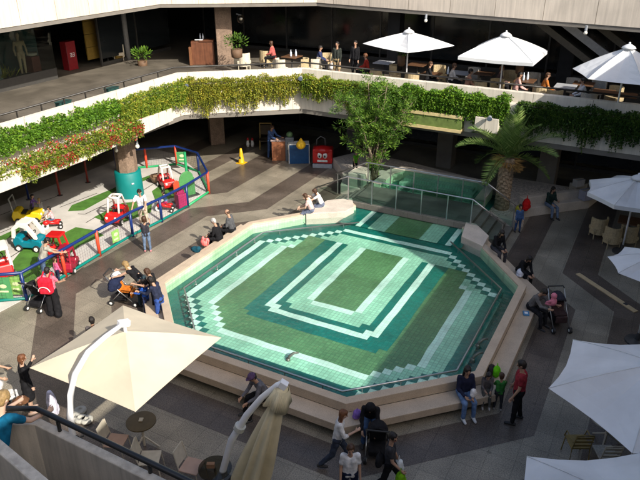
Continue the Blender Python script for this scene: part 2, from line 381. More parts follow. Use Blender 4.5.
# raised tile platform below the pattern (octagon) and the neck running under the bridge
plat = [(-11.55, 17.9), (-11.55, 13.2), (-9.5, 11.1), (-5.1, 11.1), (-3.05, 13.2), (-3.05, 17.7), (-5.2, 19.9), (-9.3, 19.9)]
pf = MB(); pf.prism(plat, .31, PZ-.006); pf.build('platform', tdark, pool, world=True)
nk = MB(); yN0, yN1 = YT+T*5, 25.3
for a, b, c in ((-.66, .66, 0), (-1.32, -.66, 2), (.66, 1.32, 2), (-1.62, -1.32, 3), (1.32, 1.62, 3), (-1.82, -1.62, 1), (1.62, 1.82, 1), (-2.5, -1.82, 3), (1.82, 2.2, 3)):
    nk.add([(XC+a, 19.93, PZ-.003), (XC+b, 19.93, PZ-.003), (XC+b, yN1, PZ-.003), (XC+a, yN1, PZ-.003)], [(0, 1, 2, 3)], c)
nk.build('channel_floor', [tgreen, twhite, tlight, tdark], pool, world=True)
inn = offs(cop, -.34)
cin = offs(cop, .34)
# find which side is inward
cx = sum(p[0] for p in cop)/8; cy = sum(p[1] for p in cop)/8
INW = cin if math.hypot(cin[2][0]-cx, cin[2][1]-cy) < math.hypot(inn[2][0]-cx, inn[2][1]-cy) else inn
SG = 1 if INW is cin else -1
b_ = MB(); b_.strip(cop, offs(cop, SG*.23), .44, .70); b_.build('coping', stone, pool, bevel=.012, world=True, fix=True)
b_ = MB(); b_.strip(offs(cop, SG*.17), offs(cop, SG*.24), .06, .655); b_.build('wall_tiles', twall, pool, world=True, fix=True)
bo = offs(cop, -SG*.46); bi = offs(cop, -SG*.002)
b_ = MB(); b_.strip(bo[1:], bi[1:], .24, .445); b_.build('bench', stone, pool, bevel=.012, world=True, fix=True)
b_ = MB(); b_.strip(offs(cop, -SG*.12), offs(cop, SG*.165), .0, .24); b_.build('plinth', stone_shade, pool, world=True, fix=True)
for nm, pl in (('end_slab', [g(306, 214, .74), g(327, 200.5, .74), g(352, 198, .74), g(354, 207, .74), g(345, 212, .74)]),
               ('end_slab', [g(466, 221.5, .76), g(476, 223.5, .76), g(489, 235.5, .76), g(483, 246, .76), g(461.5, 236, .76)])):
    b_ = MB(); b_.prism([(p.x, p.y) for p in pl], .0, .76); b_.build(nm, stone_w, pool, bevel=.02, world=True)
# pipe rail on short posts
ro = [(-8.95, 20.0), (-11.62, 17.6), (-11.62, 13.15), (-9.5, 11.06), (-5.25, 11.06), (-3.1, 13.1), (-3.1, 17.6), (-5.45, 20.0)]
pr_ = MB(); pr_.tube([(x, y, .625) for x, y in ro], .028, 8)
pr_.build('pipe_rail', steel, pool, smooth=True, world=True)
for a, b in zip(ro[:-1], ro[1:]):
    n_ = max(2, int(math.hypot(b[0]-a[0], b[1]-a[1])/.9))
    for k in range(n_):
        t = (k+.5)/n_; x, y = a[0]+(b[0]-a[0])*t, a[1]+(b[1]-a[1])*t
        q = MB(); q.cyl((x, y, .44), (x, y, .625), .018, n=6); q.cyl((x, y, .45), (x, y, .475), .045, n=8); q.build('rail_post', steel, pool, world=True)
# water spouts standing on the rim
bronze = mat('bronze', (.13, .15, .13), .5, .2, 12, metal=.5)
for px, py, n in ((288, 357, 1), (478, 343, 1), (473, 357, 0)):
    p = g(px, py, .6); q = MB()
    q.cyl((p.x, p.y, .44), (p.x, p.y, .56), .07, .05); q.tube([(p.x, p.y, .5), (p.x+.02, p.y+.04, .60), (p.x+.10, p.y+.12, .68), (p.x+.2, p.y+.2, .68)], [.035, .04, .035, .025])
    q.build('water_spout', bronze, pool, smooth=True, world=True)
wm = glassmat('water_surface', (.90, .985, .96), .9, .05)
wt = MB(); wi = offs(cop, SG*.20)
wt.add([(x, y, .53) for x, y in wi]+[(-5.62, 25.28, .53), (-9.48, 25.28, .53)], [tuple(range(10))])
struct(wt.build('water', wm))

# upper basin behind the bridge
ub = thing('upper_basin', 'small raised basin of pale green tiles behind the glass footbridge', 'basin', (-7.5, 24.4, 0))
up_o = [(-9.82, 23.3), (-9.82, 24.9), (-9.4, 25.62), (-5.9, 25.62), (-5.3, 25.0), (-5.3, 23.42)]
up_i = [(-9.52, 23.3), (-9.52, 24.8), (-9.25, 25.32), (-6.0, 25.32), (-5.6, 24.9), (-5.6, 23.42)]
q = MB(); q.strip(up_o, up_i, 0, .88); q.build('basin_wall', twall, ub, world=True, fix=True)
q = MB(); q.strip([(a[0]+(.04 if a[0] > -7 else -.04), a[1]+.03) for a in up_o], [(a[0]-(.03 if a[0] > -7 else -.03), a[1]-.02) for a in up_i], .88, .95); q.build('rim', stone_w, ub, world=True, fix=True)
q = MB()
for k in range(3): q.bx(-9.3+k*.1, 24.3+k*.3, .35, -5.9-k*.1, 25.3, .48+.0*k+.12*k)
q.build('tile_step', tlight, ub, world=True)

# ------------------------------------------------------------------ footbridge with glass balustrade
br = thing('footbridge', 'stone footbridge with glass balustrades crossing the neck of the pool', 'bridge', (-7.6, 22.4, 0))
deckm = grid_mat('deck_paving', (.16, .15, .13), .6, .3, .55, .1, .7, .01, .4, .2, (40, .25))
q = MB(); q.bx(-10.0, 21.43, .52, -5.2, 23.38, .745); q.build('deck', deckm, br, bevel=.01, world=True)
for x in (-9.85, -5.55): q = MB(); q.bx(x, 21.6, .0, x+.3, 23.2, .52); q.build('pier', stone, br, world=True)
for k in range(4):
    q = MB(); q.bx(-5.2+k*.3, 21.55, 0, -4.9+k*.3, 23.3, .6-k*.15); q.build('step', deckm, br, bevel=.008, world=True)
    q = MB(); q.bx(-10.3-k*.3, 21.55, 0, -10.0-k*.3, 23.3, .6-k*.15); q.build('step', deckm, br, bevel=.008, world=True)
gl = glassmat('balustrade_glass', (.62, .74, .70), .35, .02)
for y in (21.47, 23.34):
    pts = [(-11.6, y, .98), (-10.15, y, 1.72), (-5.2, y, 1.72), (-4.0, y, 1.02)]
    q = MB(); q.tube(pts, .026, 8); q.build('handrail', steel, br, smooth=True, world=True)
    for x in (-10.1, -9.1, -8.1, -7.1, -6.1, -5.2):
        q = MB(); q.box((x, y, 1.2), (.035, .05, 1.0)); q.build('baluster', steel, br, world=True)
    for x, z0, z1 in ((-11.5, .1, 1.0), (-4.05, .1, 1.02)):
        q = MB(); q.box((x, y, (z0+z1)/2), (.035, .05, z1-z0)); q.build('baluster', steel, br, world=True)
    for k in range(5):
        x0 = -10.07+k*1.0; x1 = min(x0+.94, -5.23)
        q = MB(); q.bx(x0, y-.006, .80, x1, y+.006, 1.66); q.build('glass_panel', gl, br, world=True)
    q = MB(); q.add([(-5.17, y, .78), (-4.08, y, .12), (-4.08, y, .98), (-5.17, y, 1.62)], [(0, 1, 2, 3)]); q.build('glass_panel', gl, br, world=True)
    q = MB(); q.add([(-10.13, y, .78), (-11.47, y, .12), (-11.47, y, .95), (-10.13, y, 1.62)], [(0, 1, 2, 3)]); q.build('glass_panel', gl, br, world=True)

# ------------------------------------------------------------------ mall building
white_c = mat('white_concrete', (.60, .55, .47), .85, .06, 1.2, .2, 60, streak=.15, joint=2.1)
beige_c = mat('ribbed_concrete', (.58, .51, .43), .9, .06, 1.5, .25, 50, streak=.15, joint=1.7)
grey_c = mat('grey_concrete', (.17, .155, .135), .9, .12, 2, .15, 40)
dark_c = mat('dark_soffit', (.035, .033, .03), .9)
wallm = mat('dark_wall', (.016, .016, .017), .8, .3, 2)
terr = grid_mat('terrace_paving', (.125, .110, .088), .45, .45, .6, .08, .75, .008, .3, .2, (30, .25))
W0 = [(-18.2, -14), (-18.2, 21.75), (-14.15, 25.05), (14, 25.05)]
def wing(o): return offs(W0, o)
inn_t = wing(1.0)
WS = 1 if inn_t[0][0] > -18.2 else -1
def wg(o): return offs(W0, WS*o)
mall = thing('mall_building', 'white concrete shopping arcade with two galleries wrapped round the paved court', 'building', (-20, 24, 0))
q = MB(); q.strip(wg(0), wg(-.25), 3.06, 4.85); q.build('gallery_parapet', white_c, mall, world=True, fix=True, bevel=.01)
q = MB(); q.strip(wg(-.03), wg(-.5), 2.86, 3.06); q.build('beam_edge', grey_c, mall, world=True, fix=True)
q = MB(); q.strip(wg(-.26), [(-34, -14), (-34, 36), (-34.5, 36.5), (14, 36.5)], 3.3, 4.0); q.build('gallery_floor', terr, mall, world=True, fix=True)
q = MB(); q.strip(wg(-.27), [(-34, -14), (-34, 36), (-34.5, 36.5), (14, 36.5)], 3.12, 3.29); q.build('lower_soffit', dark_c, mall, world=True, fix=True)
W1 = [(-21.5, -14), (-21.5, 24.75), (-15.4, 28.75), (14, 25.05)]
def ug(o): return offs(W1, WS*o)
q = MB(); q.strip(ug(-.02), ug(-.4), 7.16, 10.0); q.build('upper_fascia', beige_c, mall, world=True, fix=True)
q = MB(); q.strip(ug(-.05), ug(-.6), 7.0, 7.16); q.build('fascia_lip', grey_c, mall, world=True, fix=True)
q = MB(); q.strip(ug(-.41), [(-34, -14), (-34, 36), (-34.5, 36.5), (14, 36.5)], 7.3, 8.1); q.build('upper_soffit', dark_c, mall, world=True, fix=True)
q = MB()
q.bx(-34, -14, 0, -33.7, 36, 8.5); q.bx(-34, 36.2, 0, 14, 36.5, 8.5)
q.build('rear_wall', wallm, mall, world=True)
# troughs that carry the hanging plants
q = MB(); q.strip(wg(.38), wg(.003), 4.05, 4.46); q.build('plant_trough', white_c, mall, world=True, fix=True, bevel=.01)
W2 = [(-17.8, -14), (-17.8, 17.2), (-17.4, 17.6)]
q = MB(); q.prism([(-17.817, -14), (-17.817, 20.6), (-17.25, 15.2), (-17.25, -14)], 3.16, 3.7); q.build('lower_trough', white_c, mall, world=True, bevel=.01)
# a green band edged with tan under the ivy by the tree
tan = mat('tan_edge', (.55, .44, .22), .7); grn_b = mat('green_band', (.12, .17, .04), .8, .25, 5)
q = MB(); q.bx(-9.25, 24.60, 3.20, -6.75, 25.02, 3.72); q.build('green_band', grn_b, mall, world=True)
for z in (3.16, 3.72):
    q = MB(); q.bx(-9.27, 24.56, z-.06, -6.73, 25.03, z+.06); q.build('tan_ledge', tan, mall, world=True)
q = MB(); q.bx(-6.2, 24.5, 3.3, -5.3, 25.03, 3.86); q.build('trough_end', white_c, mall, world=True, bevel=.01)
# rail behind the parapet
rail_m = mat('dark_rail', (.03, .028, .025), .4)
q = MB(); rr_ = wg(-.55); q.tube([(x, y, 5.0) for x, y in rr_], .035, 8); q.build('gallery_rail', rail_m, mall, world=True, smooth=True)
for k in range(24):
    y = -1+k*1.0
    if y < 21.4:
        q = MB(); q.box((-18.75, y, 4.5), (.04, .04, 1.0)); q.build('rail_post', rail_m, mall, world=True)
# gallery pillars
pil = mat('pillar_stone', (.20, .14, .10), .8, .2, 4, .3, 30, speck=(20, .3))
for x, y in ((-20.2, 27.8),):
    q = MB(); q.box((x, y, 5.7), (.8, .8, 3.4), R(38)); q.build('gallery_pillar', pil, mall, world=True, bevel=.03)
steelg = mat('grey_column', (.22, .22, .22), .5)
q = MB(); a = g(128, 52, 4.0); a = gy(128, 54, 26.5); q.cyl((a.x, 26.5, 4), (a.x, 26.5, 7.7), .14, n=16); q.build('gallery_pillar', steelg, mall, world=True, smooth=True)
for x in (-12, -4, 3):
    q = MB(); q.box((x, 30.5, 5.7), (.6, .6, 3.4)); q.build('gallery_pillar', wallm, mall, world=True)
# ground-floor columns
for x, y in ((-3.75, 28.4), (-13.5, 29.5), (-8.6, 29.2), (2.5, 28.4), (-20.5, 27.0), (-20.0, 11.5)):
    q = MB(); q.box((x, y, 1.56), (.75, .75, 3.12), R(45) if x < -15 else 0); q.build('court_column', grey_c if x > -15 else pil, mall, world=True, bevel=.03)
# dark shopfronts: ground floor and gallery
gd = mat('shop_glass', (.012, .015, .017), .12, .3, 1, spec=.5)
fr_m = mat('shop_frame', (.05, .048, .045), .4)
def front(x0, y0, x1, y1, z0, z1, n, tint=gd):
    d = V(x1-x0, y1-y0, 0); l = d.length; d.normalize(); nn = V(d.y, -d.x, 0)
    for k in range(n):
        a = V(x0, y0, 0)+d*(l*k/n); b = V(x0, y0, 0)+d*(l*(k+1)/n)
        sf = MB(); c = (a+b)/2; sf.box((c.x, c.y, (z0+z1)/2+.15), (l/n-.08, .03, z1-z0-.35), math.atan2(d.y, d.x)); s = sf.build('shop_window', tint, mall, world=True)
        fm = MB(); fm.box((a.x, a.y, (z0+z1)/2), (.08, .1, z1-z0), math.atan2(d.y, d.x)); fm.box((c.x, c.y, z0+.08), (l/n-.081, .12, .16), math.atan2(d.y, d.x)); fm.box((c.x, c.y, z1-.1), (l/n-.081, .12, .2), math.atan2(d.y, d.x))
        f = fm.build('window_frame', fr_m, mall, world=True)
front(-25.2, -2, -25.2, 9.9, 4.0, 7.3, 5); front(-25.6, 24.6, -25.6, 30.0, 4.0, 7.3, 2)
front(-25.0, 32.5, 9, 32.8, 4.0, 7.3, 12)
front(-24.6, 0, -24.6, 27, 0, 3.1, 9); front(-24, 31.5, 9, 31.8, 0, 3.1, 11)
# sloping underside of the stair to the next floor, seen above the terrace cafe
ol = mat('stair_soffit', (.075, .066, .05), .85)
q = MB()
for dx in (0, 2.3):
    a = V(-6.2+dx, 29.6, 7.6); b = V(-2.9+dx, 29.6, 5.5)
    q.bar(a, b, 1.7, .25)
q.build('stair_flight', ol, mall, world=True)
q = MB(); q.bar((-5.1, 28.6, 7.62), (-1.6, 28.6, 5.4), .14, .3); q.build('stair_string', steelg, mall, world=True)
# yellow panelled shop doors on the gallery
yel = mat('ochre_panel', (.20, .125, .02), .6)
q = MB()
for k in range(5): q.bx(-26.15, 24.2, 4.3+k*.62, -26.08, 25.3, 4.9+k*.62)
q.build('ochre_panel', yel, mall, world=True)
q = MB(); q.bx(-25.75, 25.7, 4.1, -25.65, 26.25, 7.3); q.build('ochre_panel', yel, mall, world=True)
# lamps on the beam edge, the fascia and the pillars
lamp_m = mat('lamp_white', (.7, .68, .6), .3); lampb = mat('lamp_body', (.25, .27, .3), .4)
def lampthing(p, label, cat='lamp', r=.12):
    t = thing('wall_lamp', label, cat, p, group='small round lamps fixed to the concrete')
    q = MB(); q.cyl((0, 0, -.02), (0, 0, .16), .05, .05); q.build('bracket', lampb, t)
    q = MB(); q.ball((0, 0, -.1), r, 12, 8); q.build('globe', lamp_m, t, smooth=True); return t
def atx(px, py, x):
    d = fw + rt*((px-320)/FPX) - up*((py-240)/FPX); t = x/d.x
    return V(x, d.y*t, CAMH+d.z*t)
lampthing(atx(116, 148, -18.35), 'small round lamp under the beam left of the padded column', r=.07)
lampthing(atx(137, 144, -18.35), 'small round lamp under the beam right of the padded column', r=.09)
lampthing(gy(426, 18, 27.3), 'small white lamp under the top fascia above the square parasols', r=.07)
lampthing(gy(586, 30, 26.7), 'small white lamp under the top fascia above the rightmost gallery parasol', r=.07)
for px, py, y, lb in ((220.5, 20, 27.6, 'left clear globe lamp on the stone gallery pillar'), (241, 19, 27.6, 'right clear globe lamp on the stone gallery pillar')):
    p = gy(px, py, y); t = thing('globe_lamp', lb, 'lamp', p)
    q = MB(); q.ball((0, 0, 0), .2, 14, 10); q.build('globe', glassmat('lamp_globe', (.75, .72, .66), 1.6, .05), t, smooth=True)
    q = MB(); q.ball((0, 0, 0), .07); q.build('bulb', lamp_m, t, smooth=True)
    q = MB(); q.bar((0, 0, .18), (.35 if px < 230 else -.35, .15, .2), .05, .05); q.build('arm', lampb, t)
def spot(p, ang, label):
    t = thing('floodlight', label, 'floodlight', p, ang, group='floodlights fixed over the hanging ivy')
    q = MB(); q.cyl((0, .0, 0), (0, .16, -.04), .07, .10, 12); q.build('housing', lampb, t)
    q = MB(); q.cyl((0, .161, -.04), (0, .172, -.043), .09, .09, 12); q.build('lens', mat('lens_blue', (.10, .13, .18), .1), t)
    q = MB(); q.bar((0, -.25, -.1), (0, 0, 0), .05, .05); q.build('bracket', lampb, t)
spot(gy(186, 84, 21.6), -50, 'grey floodlight over the left end of the chamfered ivy wall')
spot(gy(301, 77, 24.6), -70, 'grey floodlight at the corner where the ivy wall turns')
spot(gy(490, 117, 24.4), -80, 'grey floodlight beside the white trough end above the palm')
spot(gy(129, 101, 18.5), -40, 'grey floodlight among the yellow ivy of the left gallery')
# fascia emblem: a small grey leaf mark
em = MB()
p = V(-18.15, 19.6, 7.9)
p = V(-21.48, 22.6, 7.75)
for s in (-1, 1):
    em.add([(-21.47, p.y+s*.04, p.z-.12), (-21.47, p.y+s*.32, p.z-.06), (-21.47, p.y+s*.34, p.z+.16), (-21.47, p.y+s*.14, p.z+.02)], [(0, 1, 2, 3)])
em.build('fascia_emblem', mat('emblem_grey', (.16, .15, .16), .6), mall, world=True)

# wings outside the photograph that shade the right half of the court
rw = thing('right_wing', 'tall concrete wing of the arcade closing the court on its shaded side', 'building', (12, 12, 0))
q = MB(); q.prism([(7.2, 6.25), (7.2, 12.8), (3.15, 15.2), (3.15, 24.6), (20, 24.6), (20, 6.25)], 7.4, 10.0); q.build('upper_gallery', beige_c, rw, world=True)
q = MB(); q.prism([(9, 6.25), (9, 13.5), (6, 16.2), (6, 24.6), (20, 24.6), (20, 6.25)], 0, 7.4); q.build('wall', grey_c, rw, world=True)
nw = thing('near_wing', 'concrete wing of the arcade from whose upper gallery the court is seen', 'building', (5, 0, 0))
q = MB(); q.prism([(2.5, 6.22), (20, 6.22), (20, -14), (2.5, -14)], 0, 10.0); q.build('wall', beige_c, nw, world=True)
q = MB(); q.prism([(2.51, 1.0), (19.9, 1.0), (19.9, -13.9), (2.51, -13.9)], 10.0, 12.0); q.build('shade_block', beige_c, nw, world=True)  # unseen block added to shade the stair landing wall
q = MB(); q.prism([(2.49, -.7), (2.49, -14), (-18, -14), (-18, -.7)], 0, 8.9); q.build('upper_gallery', beige_c, nw, world=True)

# ------------------------------------------------------------------ stair landing at the lower left
ld = thing('stair_landing', 'grey concrete landing wall with a black tube handrail in the lower left corner', 'wall', (-5, 3.5, 0))
wall_g = mat('landing_concrete', (.46, .42, .36), .85, .1, 2, .2, 40, streak=.25)
path = [(1.6, 3.86), (-6.15, 4.02), (-9.5, 2.3)]
q = MB(); q.strip(path, offs(path, -.12), 3.7, 4.93); 
q.build('outer_wall', wall_g, ld, world=True, fix=True, bevel=.015)
q = MB(); q.prism([(1.6, 3.855), (-6.15, 4.01), (-9.5, 2.29), (-9.5, -.69), (1.6, -.69)], 3.7, 4.0); q.build('landing_floor', granite_d, ld, world=True)
a = g(-60, 388, 5.7); b = g(70, 497, 5.7); d = (b-a).normalized(); n_ = V(d.y, -d.x, 0)
q = MB(); q.bar(a+n_*.06-V(0, 0, .5), b+d*1.2+n_*.06-V(0, 0, .5), .12, 1.0); q.build('inner_wall', wall_g, ld, world=True, bevel=.015)
blk = mat('black_tube', (.012, .012, .012), .35, spec=.5)
hp = [(x, y, 5.1) for x, y in offs(path, -.02)]
q = MB(); q.tube(hp, .036, 12); q.build('handrail', blk, ld, world=True, smooth=True)
for x in (-8.9, -8.0, -6.75, -5.75, -4.3, -2.9, -1.4, 0):
    y = 4.0 if x > -6.15 else 4.02-(-6.15-x)*.513
    q = MB(); q.cyl((x, y-.03, 4.9), (x, y-.03, 5.1), .025, n=10); q.build('bracket', blk, ld, world=True)
# ================================================================== PLANTS
def along(poly, n):
    L_ = [math.hypot(b[0]-a[0], b[1]-a[1]) for a, b in zip(poly[:-1], poly[1:])]; tot = sum(L_)
    for _ in range(n):
        t = random.random()*tot; i = 0
        while t > L_[i] and i < len(L_)-1: t -= L_[i]; i += 1
        a, b = poly[i], poly[i+1]; f = t/L_[i]
        yield V(a[0]+(b[0]-a[0])*f, a[1]+(b[1]-a[1])*f, 0), V(b[1]-a[1], a[0]-b[0], 0).normalized()
def ivy(name, label, cat, poly, z, hang, mt, dens, out=.42, size=.11, mound=.22, jag=.5, flower=None, fden=0., stems=True):
    "plants growing in a trough along poly (its court side to the right), spilling over the lip in strands of uneven length"
    tot = sum(math.hypot(b[0]-a[0], b[1]-a[1]) for a, b in zip(poly[:-1], poly[1:]))
    c = V(*poly[0], 0); t = thing(name, label, cat, V(c.x, c.y, z))
    f = MB(); st = MB(); 
    for p, n in along(poly, int(tot*dens)):
        k = noise.noise(p*.9)*.5+.5; k2 = noise.noise(p*3.1+V(5, 1, 2))*.5+.5
        h = hang*(1-jag+jag*1.6*k*(.4+k2)) if hang else 0
        top = z+mound*(.35+.9*noise.noise(p*2.3+V(9, 3, 1))+.3)
        # crown leaves over the trough
        for _ in range(2):
            q = p+n*random.uniform(out-.05, out+.07); q.z = z+random.uniform(-.16, .14)
            f.leaf(q, n*.8+V(random.uniform(-1, 1), random.uniform(-1, 1), random.uniform(-.6, .6)), size*random.uniform(.8, 1.4), size*random.uniform(.5, .8))
        for _ in range(4):
            q = p+n*random.uniform(.02, out)+V(0, 0, 0); q.z = random.uniform(z-.05, max(z+.02, top))
            d = V(random.uniform(-1, 1), random.uniform(-1, 1), random.uniform(-.3, .9))
            f.leaf(q, d+n*.6, size*random.uniform(.7, 1.3), size*random.uniform(.5, .8))
        # strand
        L_ = h*(random.uniform(.25, .75) if random.random() < .7 else random.uniform(.7, 1.15))
        q = p+n*(out+random.uniform(-.04, .05)); q.z = z+.02
        pts = [q.copy()]
        k = int(L_/(size*.62))
        for s_ in range(k):
            q = q+V(random.uniform(-.02, .02), random.uniform(-.02, .02), -size*.62)+n*(-.012 if s_ < 24 else 0)
            for _ in range(2): f.leaf(q+n*random.uniform(-.02, .07), n*.7+V(random.uniform(-.8, .8), random.uniform(-.8, .8), random.uniform(-1.1, .1)), size*random.uniform(.6, 1.2), size*random.uniform(.45, .75))
            pts.append(q.copy())
            if random.random() < fden*(2.6 if noise.noise(q*1.7) > .12 else .25): f.leaf(q+n*.08, n+V(random.uniform(-.6, .6), random.uniform(-.6, .6), .3), size*.75, size*.8, mi=1)
        if len(pts) > 2 and stems and random.random() < .35: st.tube(pts[::2]+[pts[-1]], .006, 3)
        if random.random() < fden*(4 if noise.noise(p*1.7) > .08 else .5):
            q = p+n*random.uniform(.1, out+.06); q.z = random.uniform(z+.02, max(z+.05, top+.03)); f.leaf(q, V(random.uniform(-.6, .6), random.uniform(-.6, .6), .6), size*.75, size*.8, mi=1)
    f.build('foliage', [mt, flower] if flower else mt, t, world=True)
    if st.v: st.build('stems', mat('vine_stem', (.12, .09, .045), .9), t, world=True)
    return t
lv_green = leafmat('leaf_green', (.035, .085, .012), (.14, .25, .025), (.08, .17, .02))
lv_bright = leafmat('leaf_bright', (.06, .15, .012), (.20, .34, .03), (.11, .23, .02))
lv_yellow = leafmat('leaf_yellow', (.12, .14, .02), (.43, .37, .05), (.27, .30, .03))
lv_deep_shade = leafmat('leaf_deep_shade', (.02, .055, .01), (.085, .15, .02), (.045, .10, .015))  # shade on the right-hand ivy put into a darker green
lv_mixed = leafmat('leaf_mixed', (.09, .16, .018), (.36, .34, .04), (.20, .28, .025))
lv_flower = leafmat('leaf_lime', (.09, .13, .015), (.34, .36, .05), (.20, .27, .03))
petal = leafmat('petal_red', (.50, .02, .03), (.55, .30, .28), (.5, .07, .06), 2.5)
# court side must lie to the right of each path
ivy('hedge', 'bright green low hedge along the upper trough of the left gallery', 'hedge', [(-18.18, 2), (-18.18, 17.6)], 4.46, .5, lv_bright, 130, .42, .10, .36, .5, stems=False)
ivy('hanging_ivy', 'yellow-green ivy at the right end of the left gallery, beyond the hedge', 'ivy', [(-18.18, 17.6), (-18.18, 21.75)], 4.46, 1.25, lv_mixed, 150, .42, .078, .25, .6)
ivy('flower_bed', 'red and pink flowering creeper spilling from the lower trough over the playground', 'flowers', [(-17.8, 12.6), (-17.8, 15.4), (-17.95, 18.2)], 3.69, .58, lv_flower, 170, .58, .085, .34, .55, petal, .17)
ivy('flower_bed', 'sparse low row of pink flowers at the left end of the lower trough', 'flowers', [(-17.8, 3), (-17.8, 12.6)], 3.69, .12, lv_flower, 100, .5, .085, .24, .5, petal, .14, stems=False)
ch0, ch1 = wg(.0)[1], wg(.0)[2]
ivy('hanging_ivy', 'yellowish ivy trailing in long strands down the chamfered white wall', 'ivy', [ch0, ch1], 4.46, 1.35, lv_yellow, 150, .43, .078, .24, .68)
ivy('hanging_ivy', 'orange-tinged ivy on the rear parapet between the wall corner and the tall tree', 'ivy', [(-14.0, 25.05), (-10.6, 25.05)], 4.46, .95, lv_mixed, 170, .43, .08, .22, .5)
ivy('hanging_ivy', 'thick sunlit green ivy on the rear parapet right of the tall tree', 'ivy', [(-10.6, 25.05), (-5.0, 25.05)], 4.46, .92, lv_bright, 200, .45, .095, .34, .35)
ivy('hanging_ivy', 'dark shaded ivy hanging far down the rear parapet at the right edge', 'ivy', [(-4.7, 25.05), (3, 25.05)], 4.46, 1.25, lv_deep_shade, 190, .43, .08, .2, .65)

bark = mat('pale_bark', (.20, .16, .11), .9, .25, 9, .4, 40)
# tall many-stemmed tree by the bridge
tr = thing('bushy_tree', 'tall bushy tree of many thin pale stems with narrow bright leaves by the footbridge', 'tree', (-10.4, 24.55, .5))
random.seed(11)
stem = MB(); leafs = MB()
for k in range(18):
    a = random.uniform(0, 6.28); b = V(math.cos(a)*.22, math.sin(a)*.16, 0)
    ex = random.uniform(-1.75, 1.75); ey = random.uniform(-.9, .25); ez = random.uniform(3.3, 4.8)-abs(ex)*.3
    pts = []
    for s_ in range(6):
        f = s_/5; pts.append(b+V(ex*f**1.6, (ey-.1)*f**1.4, ez*f)+V(random.uniform(-.06, .06), random.uniform(-.05, .05), 0))
    stem.tube(pts, [.038-.028*s_/5 for s_ in range(6)], 6)
    for s_ in range(26):
        f = random.uniform(.34, 1.)**.62; i = min(4, int(f*5)); q = pts[i].lerp(pts[i+1], f*5-i)
        spread = .08+.62*max(0, f-.3)
        dirv = V(random.gauss(0, 1), random.gauss(0, .8), random.gauss(.25, .6)).normalized()
        tip = q+dirv*spread*random.uniform(.6, 1.5)
        stem.tube([q, tip], [.008, .004], 3)
        if f < .5 and random.random() < .45: continue
        for _ in range(44):
            o = q.lerp(tip, random.uniform(.3, 1.1))+V(random.gauss(0, .05), random.gauss(0, .05), random.gauss(0, .05))
            leafs.leaf(o, dirv*.7+V(random.gauss(0, .6), random.gauss(0, .6), random.gauss(0, .6)), random.uniform(.09, .2), random.uniform(.018, .03), bend=.2)
# low side tufts on the trunk
for (x, z, s_) in ((-1.1, 1.75, 30), (-.75, 1.55, 30), (.55, 1.35, 50), (.75, 1.9, 30), (-.4, 1.3, 40), (.1, .95, 40), (.4, .8, 30), (-.5, 2.0, 30), (-1.45, 2.3, 20), (1.2, 2.3, 20)):
    stem.tube([(0, -.1, z-.4), (x*.5, -.25, z-.15), (x, -.4, z)], [.014, .01, .005], 4)
    for _ in range(s_*2):
        d = V(random.gauss(0, 1), random.gauss(0, 1), random.gauss(0, .8)).normalized(); leafs.leaf(V(x, -.35, z)+d*random.uniform(0, .22), d, random.uniform(.12, .24), .035)
stem.build('trunk', bark, tr, smooth=True)
leafs.build('crown', leafmat('leaf_narrow', (.045, .11, .015), (.24, .38, .05), (.12, .25, .03), 2.2, .35), tr)
# palm
pm = thing('palm_tree', 'stout date palm with rough trunk and arching fronds in the right planter', 'palm', (-4.72, 24.25, .42))
random.seed(5)
q = MB(); prof = []
for k in range(24):
    z = k*.088; r = .27-.03*math.sin(z*1.3)+(.03 if k % 2 else 0)+(.05 if k > 20 else 0); prof.append((r, z))
q.lathe(prof, n=18)
for k in range(150):
    a = k*2.4; z = .1+k*.0132; r = .25
    q.box((r*math.cos(a), r*math.sin(a), z), (.05, .13, .10), rot=(Matrix.Rotation(a, 3, 'Z')@Matrix.Rotation(-.5, 3, 'Y')))
q.build('trunk', mat('palm_bark', (.27, .20, .13), .95, .35, 12, .5, 40), pm)
q = MB()
for k in range(160):
    a = random.uniform(0, 6.28); d = V(math.cos(a), math.sin(a), random.uniform(-.9, .3)); q.leaf(V(d.x*.22, d.y*.22, 2.0+random.uniform(-.15, .15)), d, random.uniform(.25, .5), .05)
for k in range(60): 
    d = V(.8, -.5, -.5)+V(random.gauss(0, .3), random.gauss(0, .3), random.gauss(0, .3)); q.leaf(V(.32, -.2, 1.95)+d*.1, d, .28, .05)
q.build('dry_skirt', mat('dry_frond', (.30, .17, .05), .9, .3, 6), pm)
for k in range(20):
    a = k*2.39996+.3; el = R(random.uniform(28, 78)) if k % 7 else R(random.uniform(5, 20)); L_ = random.uniform(1.8, 2.5); fr_ = MB(); pts = []
    p = V(0, 0, 2.12); d = V(math.cos(a)*math.cos(el), math.sin(a)*math.cos(el), math.sin(el))
    for s_ in range(15):
        pts.append(p.copy()); p = p+d*(L_/14); d = (d+V(0, 0, -.05-.045*math.cos(el))).normalized()
    fr_.tube(pts, [.022-.017*s_/14 for s_ in range(15)], 5)
    for s_ in range(2, 15):
        dd = (pts[s_]-pts[s_-1]).normalized(); sd = dd.cross(V(0, 0, 1)).normalized(); upv = sd.cross(dd)
        for f in (0, .33, .66):
            o = pts[s_-1].lerp(pts[s_], f); ll = .46*math.sin(math.pi*(.12+.86*(s_+f)/15.5))+.07
            for sgn in (-1, 1):
                fr_.leaf(o, sd*sgn*.9+dd*.75+upv*.35+V(0, 0, random.uniform(-.25, .05)), ll, .042, nrm=upv, bend=.12)
    fr_.build('frond', leafmat('palm_leaf', (.075, .14, .03), (.25, .34, .10), (.15, .24, .06)), pm)

